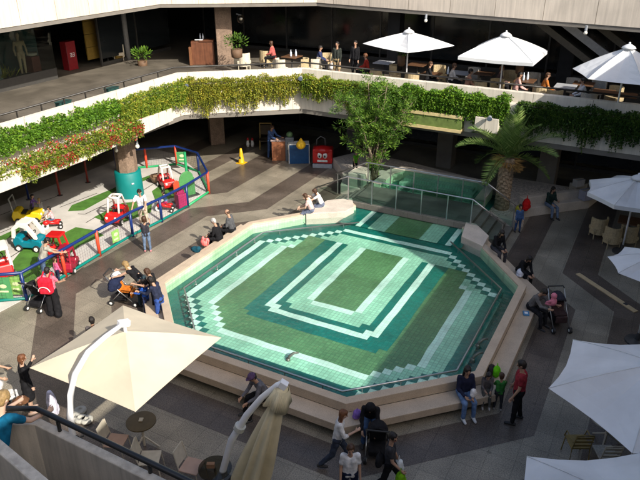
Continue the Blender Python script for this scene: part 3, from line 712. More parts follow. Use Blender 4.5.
# ------------------------------------------------------------------ planters
soil = mat('white_gravel', (.52, .46, .40), .95, .3, 9, .6, 60, speck=(25, .4)); earth = mat('earth', (.06, .045, .03), .95, .3, 10)
lp = thing('tree_planter', 'irregular pale stone planter around the tall bushy tree', 'planter', (-11.5, 25.8, 0))
pol = [(-13.35, 26.5), (-12.35, 25.4), (-11.75, 24.4), (-11.45, 23.5), (-9.87, 23.45), (-9.87, 24.95), (-9.45, 25.68), (-6.2, 25.68), (-6.2, 26.9), (-9.6, 27.6), (-12.6, 28.0)]
q = MB(); q.prism(pol, 0, .46); q.build('stone_curb', stone_w, lp, world=True, bevel=.03)
q = MB(); q.prism([(-12.9, 26.5), (-12.1, 25.6), (-11.3, 24.2), (-10.1, 24.0), (-10.1, 25.2), (-9.6, 25.95), (-6.6, 25.95), (-6.6, 26.6), (-9.7, 27.3), (-12.4, 27.6)], .44, .475); q.build('gravel_bed', soil, lp, world=True)
q = MB()
q.box((-10.75, 23.9, .75), (.75, .7, .6)); q.build('stone_block', stone_w, lp, world=True, bevel=.03)
rp_ = thing('palm_planter', 'angular stone bench planter with white gravel around the date palm', 'planter', (-3.6, 25.6, 0))
pr2 = [(-5.28, 23.42), (-4.0, 23.36), (-3.75, 23.9), (-4.1, 24.5), (-1.75, 26.95), (-1.6, 27.8), (-3.2, 27.9), (-5.28, 26.0)]
q = MB(); q.prism([(-5.29, 23.42), (-4.0, 23.35), (-3.72, 23.85), (-4.15, 24.45), (-1.75, 26.9), (-1.5, 28.0), (-5.29, 28.0)], 0, .40); q.build('curb', stone_w, rp_, world=True, bevel=.02)
q = MB(); a, b = V(-3.93, 24.85, 0), V(-1.95, 26.87, 0); dd = (b-a).normalized(); nn = V(-dd.y, dd.x, 0)
q.add([(*(a+nn*s_+dd*e).xy, z) for z in (.39, .72) for e, s_ in ((0, .18), (2.75, .18), (2.75, .42), (0, .42))], [(3, 2, 1, 0), (4, 5, 6, 7), (0, 1, 5, 4), (1, 2, 6, 5), (2, 3, 7, 6), (3, 0, 4, 7)]); q.build('backrest_wall', stone_w, rp_, world=True, bevel=.02)
q = MB(); q.prism([(-5.1, 23.62), (-4.35, 23.6), (-4.2, 24.9), (-2.3, 26.95), (-2.2, 27.8), (-5.1, 27.8)], .39, .42); q.build('gravel_bed', soil, rp_, world=True)
# potted plants on the gallery
def potted(label, p, h, r, col, pot=(.12, .07, .04), narrow=False, group=None):
    t = thing('potted_plant', label, 'plant', p, group=group)
    q = MB(); q.lathe([(.12*r/.4, 0), (.19*r/.4, .05), (.2*r/.4, h*.38), (.17*r/.4, h*.38)], n=14); q.build('pot', mat('pot_%.2f' % pot[0], pot, .7), t, smooth=True)
    f = MB()
    for k in range(220):
        d = V(random.gauss(0, 1), random.gauss(0, 1), random.gauss(.3, .8)).normalized(); o = V(0, 0, h*.7)+V(d.x*r, d.y*r, d.z*h*.32)*random.uniform(.3, 1)
        f.leaf(o, d+V(0, 0, .3), random.uniform(.1, .2), .05)
    f.build('foliage', col, t); return t
potted('round bright green shrub standing on the sunlit gallery floor at the left', gy(143, 68, 25.6)+V(0, 0, 0), 1.0, .5, lv_bright)
potted('dark green bush in front of the gallery pillar with globe lamps', gy(237, 58, 26.3), 1.1, .55, lv_green)
potted('small potted palm beside the pole of the left square parasol', gy(401, 66, 28), 1.2, .35, lv_green)
potted('leafy plant on the terrace left of the sloping stair', gy(519, 74, 28.5), 1.2, .35, lv_deep_shade)
# ================================================================== PARASOLS
canvas_w = mat('canvas_white', (.74, .75, .76), .85, .07, 1.6, .35, 3, trans=.2)
canvas_c = mat('canvas_cream', (.70, .62, .47), .85, .07, 1.6, .35, 3, trans=.2)
canvas_k = mat('canvas_khaki', (.62, .54, .35), .9, .10, 3, .3, 6)
whitem = mat('white_metal', (.75, .76, .78), .35, .05, 5); dgrey = mat('dark_metal', (.05, .05, .05), .4)
seam_m = mat('canvas_seam', (.60, .61, .62), .9)
def canopy(pts, apex, sag=.11, valance=0., thick=.02):
    "tensioned cloth panels from the apex to the corner points, sagging a little between ribs"
    q = MB(); n = len(pts); K = 6; J = 4
    vs = [Vector(apex)]; apex = Vector(apex); idx = {}
    for i in range(n):
        a, b = Vector(pts[i]), Vector(pts[(i+1) % n])
        for j in range(J):
            f = j/J
            e = a.lerp(b, f)
            c = sum((Vector(p) for p in pts), Vector())/n
            e = e+(c-e)*(.06*math.sin(math.pi*f)) if n > 4 else e+(c-e)*(.02*math.sin(math.pi*f))
            for k in range(1, K+1):
                t = k/K; p = apex.lerp(e, t); p.z += -sag*math.sin(math.pi*f)*math.sin(math.pi*min(1, t*.9))+.06*math.sin(math.pi*t)*(apex.z-e.z)
                idx[i, j, k] = len(vs); vs.append(p)
    fs = []
    for i in range(n):
        for j in range(J):
            i2, j2 = (i, j+1) if j < J-1 else ((i+1) % n, 0)
            fs.append((0, idx[i, j, 1], idx[i2, j2, 1]))
            for k in range(1, K): fs.append((idx[i, j, k], idx[i, j, k+1], idx[i2, j2, k+1], idx[i2, j2, k]))
            if valance:
                a, b = vs[idx[i, j, K]], vs[idx[i2, j2, K]]; o = len(vs); vs += [a-V(0, 0, valance), b-V(0, 0, valance)]
                fs.append((idx[i, j, K], o, o+1, idx[i2, j2, K]))
    q.add(vs, fs); return q
def parasol(label, c, r, n, z0, ze, za, a0=0., cloth_=canvas_w, pole=whitem, valance=.0, rx=None, base=True, polexy=None):
    t = thing('parasol', label, 'parasol', V(c[0], c[1], z0), group='open white parasols')
    pts = [(r*math.cos(a0+2*math.pi*k/n), (rx or r)*math.sin(a0+2*math.pi*k/n), ze-z0) for k in range(n)]
    o = canopy(pts, (0, 0, za-z0), valance=valance).build('canopy', cloth_, t, smooth=False)
    o.modifiers.new('thick', 'SOLIDIFY').thickness = .006
    q = MB(); q.lathe([(.24, -.03), (.20, .03), (.10, .09), (.03, .12)], (0, 0, za-z0), 12); q.build('vent_cap', cloth_, t, smooth=True)
    px_, py_ = polexy or (0, 0)
    q = MB(); q.cyl((px_, py_, 0), (0, 0, za-z0-.02), .03, n=10); q.build('pole', pole, t, smooth=True)
    for x, y, z in pts:
        q = MB(); K = 8; q.tube([(x*t_/K, y*t_/K, za-z0+(z-za+z0)*t_/K+.06*math.sin(math.pi*t_/K)*(za-z0-z)+.003) for t_ in range(K+1)], .009, 5); q.build('seam', seam_m, t, smooth=True)
        q = MB(); q.bar((0, 0, za-z0-.09), (x*.97, y*.97, z-.045), .022, .03); q.build('rib', dgrey, t)
        q = MB(); q.bar((0, 0, za-z0-.75), (x*.5, y*.5, (za+ze)/2-z0-.12), .018, .018); q.build('strut', dgrey, t)
    q = MB(); q.ball((0, 0, za-z0+.14), .04); q.build('finial', pole, t)
    if base: q = MB(); q.lathe([(.32, 0), (.32, .05), (.07, .09), (.05, .3)], (px_, py_, 0), 16); q.build('base', dgrey, t)
    return t
h6 = math.pi/3
parasol('large white parasol at the right edge, upper of the two near cafe parasols', (.96, 11.75), 1.93, 6, 0, 2.5, 3.15, math.atan2(-.82, -1.74))
parasol('large white parasol at the bottom right corner, lower of the two near cafe parasols', (.92, 7.95), 1.95, 6, 0, 2.5, 3.15, math.atan2(.98, -1.71))
parasol('small white parasol cut by the right edge beside the tan strip in the paving', (.78, 17.55), 1.2, 8, 0, 2.4, 2.8, math.pi)
parasol('white octagonal parasol over the cafe tables beside the right bench planter', (-.15, 23.3), 1.62, 8, 0, 2.3, 2.82, R(162), valance=.14)
parasol('square white parasol on the gallery with one corner towards the court, left one of three', (-9.85, 26.5), 1.9, 4, 4, 5.98, 6.5, R(-70), valance=.0)
parasol('square white parasol with flat front edge, middle one on the gallery', (-5.85, 26.5), 2.0, 4, 4, 5.95, 6.65, R(45), valance=.12, pole=whitem)
parasol('faceted white parasol at the right end of the gallery with its pole on the parapet', (-1.35, 25.1), 1.72, 6, 4.45, 5.85, 6.75, R(175), base=False)
# cantilever parasols at the lower left
um = thing('cantilever_parasol', 'open cream square parasol hung from a curved white arm', 'parasol', (-9.0, 6.42, 0))
L3 = lambda *p: V(*p)-um.location
cs = [(-10.18, 6.68, 2.5), (-7.38, 6.68, 2.5), (-7.38, 9.37, 2.5), (-10.2, 9.37, 2.5)]
o = canopy([L3(*p) for p in cs], L3(-8.79, 8.03, 3.02), sag=.03).build('canopy', canvas_c, um); o.modifiers.new('thick', 'SOLIDIFY').thickness = .006
arm = [V(-9.0, 6.42, .04), V(-8.98, 6.42, .9), g(70, 415, 1.75), g(70.5, 395, 2.25), g(75, 374, 2.75), g(88, 352, 3.08), g(105, 337, 3.26), V(-8.79, 8.02, 3.22)]
q = MB(); q.tube([L3(*p) for p in arm], [.07, .07, .068, .065, .06, .055, .05, .05], 12); q.build('arm', whitem, um, smooth=True)
q = MB(); q.bar(L3(-8.82, 7.9, 3.26), L3(-8.74, 8.12, 3.2), .13, .13); q.cyl(L3(-8.79, 8.03, 3.2), L3(-8.79, 8.03, 2.75), .035); q.build('hub', whitem, um, bevel=.01)
for p in cs:
    q = MB(); q.bar(L3(-8.79, 8.03, 2.86), L3(*p).lerp(L3(-8.79, 8.03, 2.9), .04)-V(0, 0, .07), .025, .03); q.build('rib', whitem, um)
q = MB(); q.bar(L3(-9.0, 6.36, 1.3), L3(-8.94, 6.54, 1.3), .06, .14); q.cyl(L3(-8.95, 6.5, 1.3), L3(-8.85, 6.6, 1.35), .02); q.build('crank', dgrey, um)
q = MB(); q.bar(L3(-9.5, 6.42, .05), L3(-8.5, 6.42, .05), .09, .06); q.bar(L3(-9.0, 5.9, .055), L3(-9.0, 6.9, .055), .09, .06); q.build('cross_base', dgrey, um)
wgt = mat('weight_stone', (.42, .41, .36), .8, .2, 8)
for px, py, lb in ((80.5, 412, 'rearmost round stone weight on the paving by the cream parasol'), (74, 419, 'leftmost round stone weight on the paving by the cream parasol'), (81, 420.5, 'middle round stone weight on the paving by the cream parasol'), (87, 421.5, 'rightmost round stone weight on the paving by the cream parasol')):
    t = thing('stone_weight', lb, 'weight', g(px, py), group='round stone weights by the cream parasol'); q = MB(); q.lathe([(.13, 0), (.15, .03), (.15, .07), (.11, .09), (.05, .09), (.05, .06)], (0, 0, .005), 14); q.build('disc', wgt, t, smooth=True)
uc = thing('cantilever_parasol', 'closed khaki parasol folded along its curved white arm', 'parasol', (-6.45, 7.6, 0))
L3 = lambda *p: V(*p)-uc.location
arm = [(-6.45, 7.6, .04), (-6.28, 7.63, .59), (-6.01, 7.69, 1.58), (-5.66, 7.76, 2.29), (-5.35, 7.83, 2.77), (-5.05, 7.9, 3.12), (-4.93, 7.93, 3.2)]
q = MB(); q.tube([L3(*p) for p in arm], [.075, .072, .07, .066, .06, .055, .05], 12); q.build('arm', whitem, uc, smooth=True)
q = MB(); q.bar(L3(-5.0, 7.9, 3.2), L3(-4.88, 7.94, 3.12), .13, .14); q.cyl(L3(-4.95, 7.92, 3.1), L3(-4.98, 7.9, 2.9), .04); q.build('hub', whitem, uc, bevel=.01)
q = MB(); q.cyl(L3(-5.84, 7.72, 1.9), L3(-5.80, 7.73, 2.0), .11, .11, 14); q.build('collar', mat('collar_plastic', (.5, .5, .45), .5), uc)
q = MB(); n = 40; prof = []
rings = [(0.0, .05), (.05, .15), (.20, .19), (.36, .17), (.42, .13), (.7, .20), (1.1, .25), (1.6, .30), (2.1, .34), (2.5, .36), (2.62, .34)]
ax0, ax1 = L3(-4.95, 7.92, 3.1), L3(-5.62, 7.70, .58); d = (ax1-ax0).normalized(); u = d.cross(V(0, 1, 0)).normalized(); v2 = d.cross(u)
vs = []
for l, r in rings:
    for k in range(n):
        a = 2*math.pi*k/n; amp = min(.5, l*.28)
        rr2 = r*(1+amp*(.6*math.sin(a*7+l*.7)+.4*math.sin(a*4+1+l)))
        vs.append(ax0+d*l+u*rr2*math.cos(a)*.8+v2*rr2*math.sin(a)*1.1)
fs = [(j*n+k, j*n+(k+1) % n, (j+1)*n+(k+1) % n, (j+1)*n+k) for j in range(len(rings)-1) for k in range(n)]+[tuple(range(n-1, -1, -1)), tuple(range((len(rings)-1)*n, len(rings)*n))]
q.add(vs, fs); o = q.build('folded_canopy', canvas_k, uc, smooth=True); s_ = o.modifiers.new('sub', 'SUBSURF'); s_.levels = s_.render_levels = 1
q = MB()
for k in range(n):
    a = 2*math.pi*k/n; b = 2*math.pi*(k+1)/n
    p = [ax0+d*.03+u*.13*math.cos(t)+v2*.15*math.sin(t) for t in (a, b)]+[ax0+d*(.40+.06*math.sin(t*3))+u*(.24+.02*math.sin(t*6))*math.cos(t)+v2*(.27+.03*math.sin(t*6))*math.sin(t) for t in (b, a)]
    q.add(p, [(0, 1, 2, 3)])
o = q.build('top_flap', canvas_k, uc, smooth=True); o.modifiers.new('thick', 'SOLIDIFY').thickness = .008
q = MB(); q.bar(L3(-7.0, 7.6, .05), L3(-5.9, 7.6, .05), .09, .06); q.bar(L3(-6.45, 7.1, .055), L3(-6.45, 8.1, .055), .09, .06); q.build('cross_base', dgrey, uc)

# ================================================================== CAFE FURNITURE
seat_p = mat('seat_pink', (.42, .29, .23), .8, .08, 5); frame_l = mat('frame_pale', (.46, .42, .34), .5); wicker = mat('wicker', (.42, .33, .19), .8, .25, 30, .4, 60); rattan = mat('rattan_grey', (.36, .34, .30), .7, .2, 25, .3, 60)
def cafe_chair(label, p, ang, seat=seat_p, frame=frame_l, style='plain'):
    t = thing('cafe_chair', label, 'chair', p, ang, group='cafe chairs in the court')
    q = MB(); q.box((0, 0, .45), (.42, .42, .035)); q.build('seat', seat, t, bevel=.012)
    for x in (-.19, .19):
        q = MB(); q.tube([(x, .19, .44), (x*1.12, .23, 0)], .013, 6); q.build('leg', frame, t)
        q = MB(); q.tube([(x*1.12, -.25, 0), (x, -.2, .44), (x*.95, -.29, .88)], .013, 6); q.build('leg', frame, t)
    q = MB()
    if style == 'plain':
        q.add([(-.19, -.215, .52), (.19, -.215, .52), (.17, -.30, .88), (-.17, -.30, .88), (-.19, -.235, .52), (.19, -.235, .52), (.17, -.32, .88), (-.17, -.32, .88)], [(0, 1, 2, 3), (7, 6, 5, 4), (0, 4, 5, 1), (1, 5, 6, 2), (2, 6, 7, 3), (3, 7, 4, 0)])
    else:
        for k in range(3): q.box((0, -.225-.035*k, .56+.13*k), (.37, .02, .05))
        q.tube([(-.18, -.29, .87), (0, -.31, .91), (.18, -.29, .87)], .016, 6)
    q.build('backrest', frame if style != 'plain' else frame, t)
    if style == 'arms':
        for x in (-.22, .22): q = MB(); q.tube([(x, -.24, .66), (x, .12, .66), (x, .2, .45)], .014, 6); q.build('armrest', frame, t)
    return t
def round_table(label, p, r, top, h=.73, cat='table'):
    t = thing('cafe_table', label, cat, p, group='round cafe tables in the court')
    q = MB(); q.cyl((0, 0, h-.03), (0, 0, h), r, n=28); q.build('tabletop', top, t, bevel=.006)
    q = MB(); q.cyl((0, 0, .03), (0, 0, h-.03), .03, n=8); q.build('pedestal', frame_l, t)
    for k in range(3):
        a = k*2.094+.4; q = MB(); q.bar((0, 0, .3), (.34*math.cos(a), .34*math.sin(a), .015), .03, .03); q.build('foot', frame_l, t)
    return t
tt = round_table('round dark brown cafe table at the tip of the cream parasol', g(141, 421, .73)-V(0, 0, .73), .33, mat('table_brown', (.075, .055, .025), .45, .15, 6))
ta = thing('ashtray', 'small pale ashtray on the dark round table', 'ashtray', g(141, 420, .73)); q = MB(); q.box((0, 0, .012), (.09, .11, .024), .5); q.build('dish', frame_l, ta, bevel=.006)
round_table('round glass-topped cafe table beside the foot of the closed parasol', g(215, 468, .72)-V(0, 0, .72), .34, glassmat('table_glass', (.45, .45, .43), 1.2))
tb = thing('menu_box', 'small brown box on the glass-topped table', 'box', g(211, 467, .73)); q = MB(); q.box((0, 0, .05), (.16, .08, .10), .5); q.build('box', mat('box_brown', (.24, .13, .07), .7), tb)
cafe_chair('pink-seated cafe chair with tall pale back near the handrail, left of the brown table', g(116, 441, .45)-V(0, 0, .45), 20)
cafe_chair('pale cafe chair half hidden by the black handrail below the brown table', g(150, 458, .45)-V(0, 0, .45), 30, seat=frame_l)
cafe_chair('pink-seated cafe chair between the handrail and the closed parasol', g(192, 466, .45)-V(0, 0, .45), 10)
cafe_chair('yellow wooden armchair in the gap between the two near right parasols', g(578, 440, .5)-V(0, 0, .5), 118, seat=mat('olive_wood', (.22, .16, .05), .6), frame=mat('olive_wood', (.22, .16, .05), .6), style='arms')
cafe_chair('white slat-back chair in the gap between the two near right parasols', g(607, 447, .6)-V(0, 0, .6), 118, seat=rattan, frame=frame_l, style='slats')
round_table('round steel cafe table under the upper near right parasol', V(.45, 12.9, 0), .42, rattan)

def wicker_chair(label, p, ang, m1=wicker):
    t = thing('wicker_chair', label, 'chair', p, ang, group='wicker chairs on the gallery')
    q = MB(); q.box((0, 0, .36), (.55, .5, .16)); q.build('seat', m1, t, bevel=.03)
    q = MB(); n = 9
    o_, i_ = [], []
    for k in range(n+1):
        a = math.pi+math.pi*k/n; o_.append((.31*math.cos(a), .05+.34*math.sin(a))); i_.append((.26*math.cos(a), .05+.29*math.sin(a)))
    q.strip(o_, i_, .2, .82); q.build('backrest', m1, t, smooth=False, fix=True)
    for x in (-.22, .22):
        for y in (-.2, .2): q = MB(); q.cyl((x, y, 0), (x, y, .3), .02, n=6); q.build('leg', m1, t)
    return t
def gtable(label, p, cl=None):
    t = thing('dining_table', label, 'table', p, group='dining tables on the gallery')
    q = MB(); q.box((0, 0, .72), (.8, .8, .04)); q.build('tabletop', cl or mat('table_wood', (.12, .06, .03), .5), t, bevel=.01)
    q = MB(); q.cyl((0, 0, .02), (0, 0, .7), .04); q.cyl((0, 0, 0), (0, 0, .03), .25, n=14); q.build('pedestal', dgrey, t)
    return t
cream_w = mat('wicker_cream', (.60, .54, .42), .8, .2, 30, .4, 60)
GZ = 4.0
def G4(px, py, y): p = gy(px, py, y); return V(p.x, y, GZ)
# furniture on the rear gallery: (pixel column, depth)
for i, (px, y, cm, ang, lb) in enumerate([
    (244, 27.2, cream_w, 100, 'cream wicker armchair just right of the gallery pillar'), (266, 28.3, wicker, 150, 'tan wicker armchair turned left, second from the gallery pillar'),
    (281, 26.7, cream_w, 60, 'cream armchair at the front of the table with a seated woman'), (303, 27.3, wicker, 200, 'tan wicker armchair right of the cluttered table by the wall corner'),
    (315, 27.6, cream_w, 180, 'cream armchair above the corner where the parapet turns'), (396, 27.8, wicker, 20, 'wicker chair left of the pole of the left square parasol'),
    (500, 27.0, wicker, 250, 'wicker chair right of the pole of the middle parasol'), (545, 26.6, wicker, 100, 'wicker chair at the table between the middle and right parasols'), (596, 26.4, rattan, 120, 'grey wicker chair left of the pole of the right gallery parasol')]):
    wicker_chair(lb, G4(px, 60, y), ang, cm)
for px, y, lb in ((292, 27.9, 'cluttered dining table near the wall corner of the gallery'), (384, 28.6, 'dining table under white cloth left of the left square parasol'), (432, 27.2, 'dining table between the left and middle gallery parasols'), (462, 28.0, 'pale dining table behind the middle parasol edge'), (528, 27.8, 'dining table with glasses right of the middle parasol'), (570, 27.5, 'long grey serving table between the middle and right gallery parasols'), (610, 27.2, 'dining table behind the pole of the right gallery parasol')):
    gtable(lb, G4(px, 60, y), mat('cloth_grey', (.32, .33, .35), .8) if 'pale' in lb or 'cloth' in lb or 'grey' in lb else None)
# more seats of the terrace cafe, placed in rows behind the parapet
for px, y, ang, cm, lb in ((413, 26.6, 110, wicker, 'wicker chair with its back to the rail right of the left parasol pole'), (440, 28.6, 250, wicker, 'wicker chair facing the court behind the table between the left parasols'), (475, 28.8, 240, rattan, 'grey chair facing the court behind the middle parasol pole'), (482, 26.4, 80, wicker, 'wicker chair close to the parapet left of the middle pole'), (512, 28.9, 260, wicker, 'wicker chair facing the court below the sloping stair'), (536, 28.9, 250, rattan, 'grey chair facing the court behind the two pale bottles'), (560, 26.3, 100, wicker, 'wicker chair with its back to the rail above the shaded ivy'), (577, 28.6, 240, rattan, 'grey chair behind the long grey serving table'), (622, 27.9, 230, wicker, 'wicker chair right of the last parasol pole'), (604, 28.8, 250, rattan, 'grey chair in the dark behind the last parasol pole'), (327, 28.9, 250, wicker, 'tan chair behind the man in beige shorts'), (377, 26.5, 60, wicker, 'tan chair near the parapet beside the guest in red')):
    wicker_chair(lb, G4(px, 60, y), ang, cm)
for px, y, lb in ((418, 28.9, 'small dark table in the gloom right of the left parasol'), (486, 28.4, 'small dark table behind the middle parasol pole'), (588, 28.3, 'small dark table left of the last parasol pole'), (633, 27.0, 'small dark table at the right edge of the gallery')):
    gtable(lb, G4(px, 60, y))
bs = thing('bottle_shelf', 'dark bar shelf with rows of bottles in the gallery behind the grey post', 'shelf', V(gy(146, 40, 30.6).x, 30.6, 4), -60)
for z in (.9, 1.5, 2.1): q = MB(); q.box((0, 0, z), (2.6, .3, .04)); q.build('shelf_board', fr_m, bs)
for x in (-1.3, 1.3): q = MB(); q.box((x, 0, 1.2), (.06, .32, 2.4)); q.build('side_panel', fr_m, bs)
bq = MB(); bq.lathe([(.05, 0), (.05, .2), (.02, .27), (.02, .34)], n=8); b0 = None
rosy = mat('bottle_rosy', (.32, .16, .13), .25)
for z in (.92, 1.52):
    for k in range(9):
        P = bs.location+Matrix.Rotation(bs.rotation_euler.z, 3, 'Z')@V(-1.1+k*.275, 0, z)
        if b0 is None: b0 = bq.build('bar_bottle', rosy, None, smooth=True); tag(b0, 'rosy bottle standing in a row on the dark bar shelf', 'bottle', 'rosy bottles on the bar shelf'); b0.location = P
        else: c = b0.copy(); COL.objects.link(c); c.location = P
bottle_m = mat('glass_pale', (.55, .62, .7), .15)
for i, (px, y, lb) in enumerate(((291, 27.8, 'pale bottle on the cluttered table near the wall corner'), (296, 28.0, 'second pale glass beside the bottle on the cluttered table'), (449, 27.4, 'white salt jar on the table between the gallery parasols'), (526, 27.7, 'left pale bottle on the table right of the middle parasol'), (530, 27.9, 'right pale bottle on the table right of the middle parasol'))):
    p = G4(px, 60, y); t = thing('bottle', lb, 'bottle', V(p.x, p.y, GZ+.745)); q = MB(); q.lathe([(.045, 0), (.05, .02), (.05, .18), (.02, .25), (.02, .31)], n=10); q.build('glass', bottle_m, t, smooth=True)
# reception desk, lamp bench
dk = thing('reception_desk', 'tall dark wooden reception desk left of the gallery pillar', 'desk', G4(204, 60, 27.4), -60)
wd = mat('desk_wood', (.13, .05, .025), .45, .2, 4, streak=.3)
q = MB(); q.box((0, 0, .58), (1.15, .5, 1.16)); q.build('body', wd, dk, bevel=.02)
q = MB(); q.box((-.22, .02, 1.19), (.72, .58, .05)); q.build('top', wd, dk, bevel=.01)
q = MB(); q.box((.62, .05, .45), (.14, .6, .9)); q.build('side_panel', mat('desk_side', (.17, .07, .03), .5), dk, bevel=.01)
p = dk.location
t = thing('papers', 'white papers on the reception desk', 'papers', p+V(-.15, -.1, 1.215)); q = MB(); q.box((0, 0, .01), (.4, .25, .02), .6); q.build('sheet_stack', mat('paper', (.8, .8, .78), .8), t)
for dx, lb in ((-.22, 'left small bottle on the reception desk'), (-.05, 'right small bottle on the reception desk')):
    t = thing('bottle', lb, 'bottle', p+V(dx, .12, 1.215)); q = MB(); q.lathe([(.04, 0), (.04, .16), (.015, .22), (.015, .28)], n=10); q.build('glass', bottle_m, t, smooth=True)
# left gallery shop: mannequin, plinth, planter grass, red machine, chairs
wall_t = mat('teal_backdrop', (.02, .06, .055), .8)
sw = thing('shop_display', 'dark shop window stage with teal backdrop at the far left of the gallery', 'shop window', V(-25.6, 17, 4))
q = MB(); q.bx(-27.2, 10, 4, -27.0, 22, 7.4); q.build('backdrop', wall_t, sw, world=True)
q = MB(); q.bx(-27, 10, 4.0, -25.3, 21.4, 4.35); q.build('stage', mat('stage_grey', (.06, .06, .05), .8), sw, world=True)
q = MB(); q.bx(-25.28, 10, 4.0, -25.2, 21.4, 4.5); q.build('sill', fr_m, sw, world=True)
pane = glassmat('window_pane', (.75, .80, .78), .8, .02)
q = MB(); q.bx(-25.25, 10, 4.5, -25.23, 21.4, 7.6); q.build('pane', pane, sw, world=True)
def inshop(px, py, x=-26.0, z=4.35):
    d = fw + rt*((px-320)/FPX) - up*((py-240)/FPX); t = (x)/d.x
    return V(x, d.y*t, z)
mq = thing('mannequin', 'beige standing shop mannequin in the window at the far left', 'mannequin', inshop(22, 62), -20)
q = MB()
for a, b, r0, r1 in (((-.09, 0, .06), (-.1, .02, .5), .05, .07), ((-.1, .02, .5), (-.09, 0, .92), .07, .1), ((.09, .03, .06), (.1, .04, .5), .05, .07), ((.1, .04, .5), (.09, 0, .92), .07, .1), ((0, 0, .95), (0, 0, 1.3), .14, .14), ((-.08, 0, 1.35), (.08, 0, 1.35), .12, .12), ((-.2, 0, 1.42), (-.27, .02, 1.12), .055, .045), ((-.27, .02, 1.12), (-.25, .12, .86), .045, .04), ((.2, 0, 1.42), (.26, .02, 1.12), .055, .045), ((.26, .02, 1.12), (.25, .1, .86), .045, .04), ((0, 0, 1.45), (0, 0, 1.58), .06, .06)): q.cap2(a, b, r0, r1)
q.ball((0, .01, 1.7), (.09, .11, .13)); blob('body', q, mat('mannequin_skin', (.42, .31, .19), .6), mq, .02)
q = MB(); q.cyl((0, 0, -.0), (0, 0, .04), .2, n=16); q.build('base', dgrey, mq)
pt = thing('display_pedestal', 'dark red pedestal with a pale bowl beside the mannequin', 'pedestal', inshop(36, 78))
q = MB(); q.box((0, 0, .35), (.45, .45, .7)); q.build('plinth', mat('maroon', (.12, .03, .02), .6), pt, bevel=.01)
q = MB(); q.lathe([(.08, .7), (.24, .76), (.26, .86), (.22, .86)], n=16); q.build('bowl', frame_l, pt, smooth=True)
rg = thing('ring_sign', 'pale round ring sign on a stem at the left edge of the shop window', 'sign', inshop(-1, 75))
q = MB(); n = 24; q.tube([(0, .32*math.cos(2*math.pi*k/n), 2.05+.32*math.sin(2*math.pi*k/n)) for k in range(n+1)], .09, 8); q.build('ring', frame_l, rg, smooth=True)
q = MB(); q.cyl((0, 0, 0), (0, 0, 1.75), .14, .09, 12); q.build('stem', mat('teal_grey', (.22, .28, .28), .6), rg)
gp = thing('display_grass', 'yellow-green display grass at the foot of the shop window', 'plant', inshop(4, 80)); q = MB()
for k in range(90):
    d = V(random.gauss(0, .5), random.gauss(0, .5), 1).normalized(); q.leaf(V(random.gauss(0, .1), random.gauss(0, .25), 0), d, random.uniform(.3, .7), .04)
q.build('blades', lv_yellow, gp)
rm = thing('vending_machine', 'red vending cabinet with white marks in the dark gallery shopfront', 'cabinet', V(-25.0, gy(72, 60, 22.4).y, 4), 0)
p = gy(72, 70, 22.3); p = inshop(73, 79, -26.3, 4.0); rm.location = p; rm.scale = (.8, .8, .8)
q = MB(); q.box((0, 0, .85), (.75, .5, 1.7)); q.build('body', mat('red_cabinet', (.22, .01, .015), .5), rm, bevel=.02)
q = MB()
for x, z in ((-.14, .9), (.06, .9)):   # the two white figure-like marks
    for dz in (-.10, 0, .10): q.box((x, .253, z+dz), (.15, .008, .03))
    q.box((x-.06, .253, z), (.03, .009, .23))
q.build('marks', mat('paint_white', (.8, .8, .8), .5), rm)
q = MB(); q.box((.36, .255, .8), (.02, .01, 1.5)); q.build('door_edge', dgrey, rm)
wicker_chair('pale armchair outside the ochre panelled gallery shop', V(gy(119, 60, 26).x, 26.0, GZ), -40, cream_w)
t = gtable('small dark table with a white top outside the ochre panelled gallery shop', V(gy(108, 60, 25.6).x, 25.6, GZ), cream_w)

# ================================================================== PLAYGROUND
pgm = mat('play_mat', (.50, .48, .45), .9, .14, 1.3, .1, 60, speck=(60, .1)); turf = mat('turf_green', (.06, .165, .02), .95, .28, 3, .5, 120, speck=(90, .3)); lnm = mat('mat_line', (.05, .045, .035), .9)
mt_ = MB(); mt_.prism([(-16.42, 8), (-16.32, 11.1), (-16.6, 20.92), (-18.7, 22.9), (-21.0, 24.4), (-23.2, 24.6), (-23.4, 8)], .005, .03); struct(mt_.build('play_mat', pgm))
gp_ = MB()
for k, pl in enumerate(([(68, 212), (72, 206), (113, 189.5), (116, 191), (106, 199), (84, 211)], [(94, 218), (122, 204), (140, 202), (152, 205), (151, 213), (121, 224), (104, 222)], [(139, 180), (155, 174), (156, 176), (141, 183)],
    [(26, 246), (40, 240), (62, 235), (76, 228), (94, 231), (104, 236), (81, 246), (60, 262), (30, 284), (16, 281), (13, 262)], [(-6, 240), (20, 228), (25, 229), (2, 243)], [(35, 227), (50, 218.5), (57, 220), (40, 230)], [(152, 192), (163, 184), (177, 182), (191, 186), (190, 195), (166, 200), (155, 200)], [(-14, 262), (4, 250), (10, 254), (-6, 270)], [(112, 190), (128, 180), (131, 182), (116, 191)])):
    P = [g(*p) for p in pl]; gp_.prism([(p.x, p.y) for p in P], .031, .040)
o = gp_.build('turf_patches', turf); struct(o)
ln = MB()
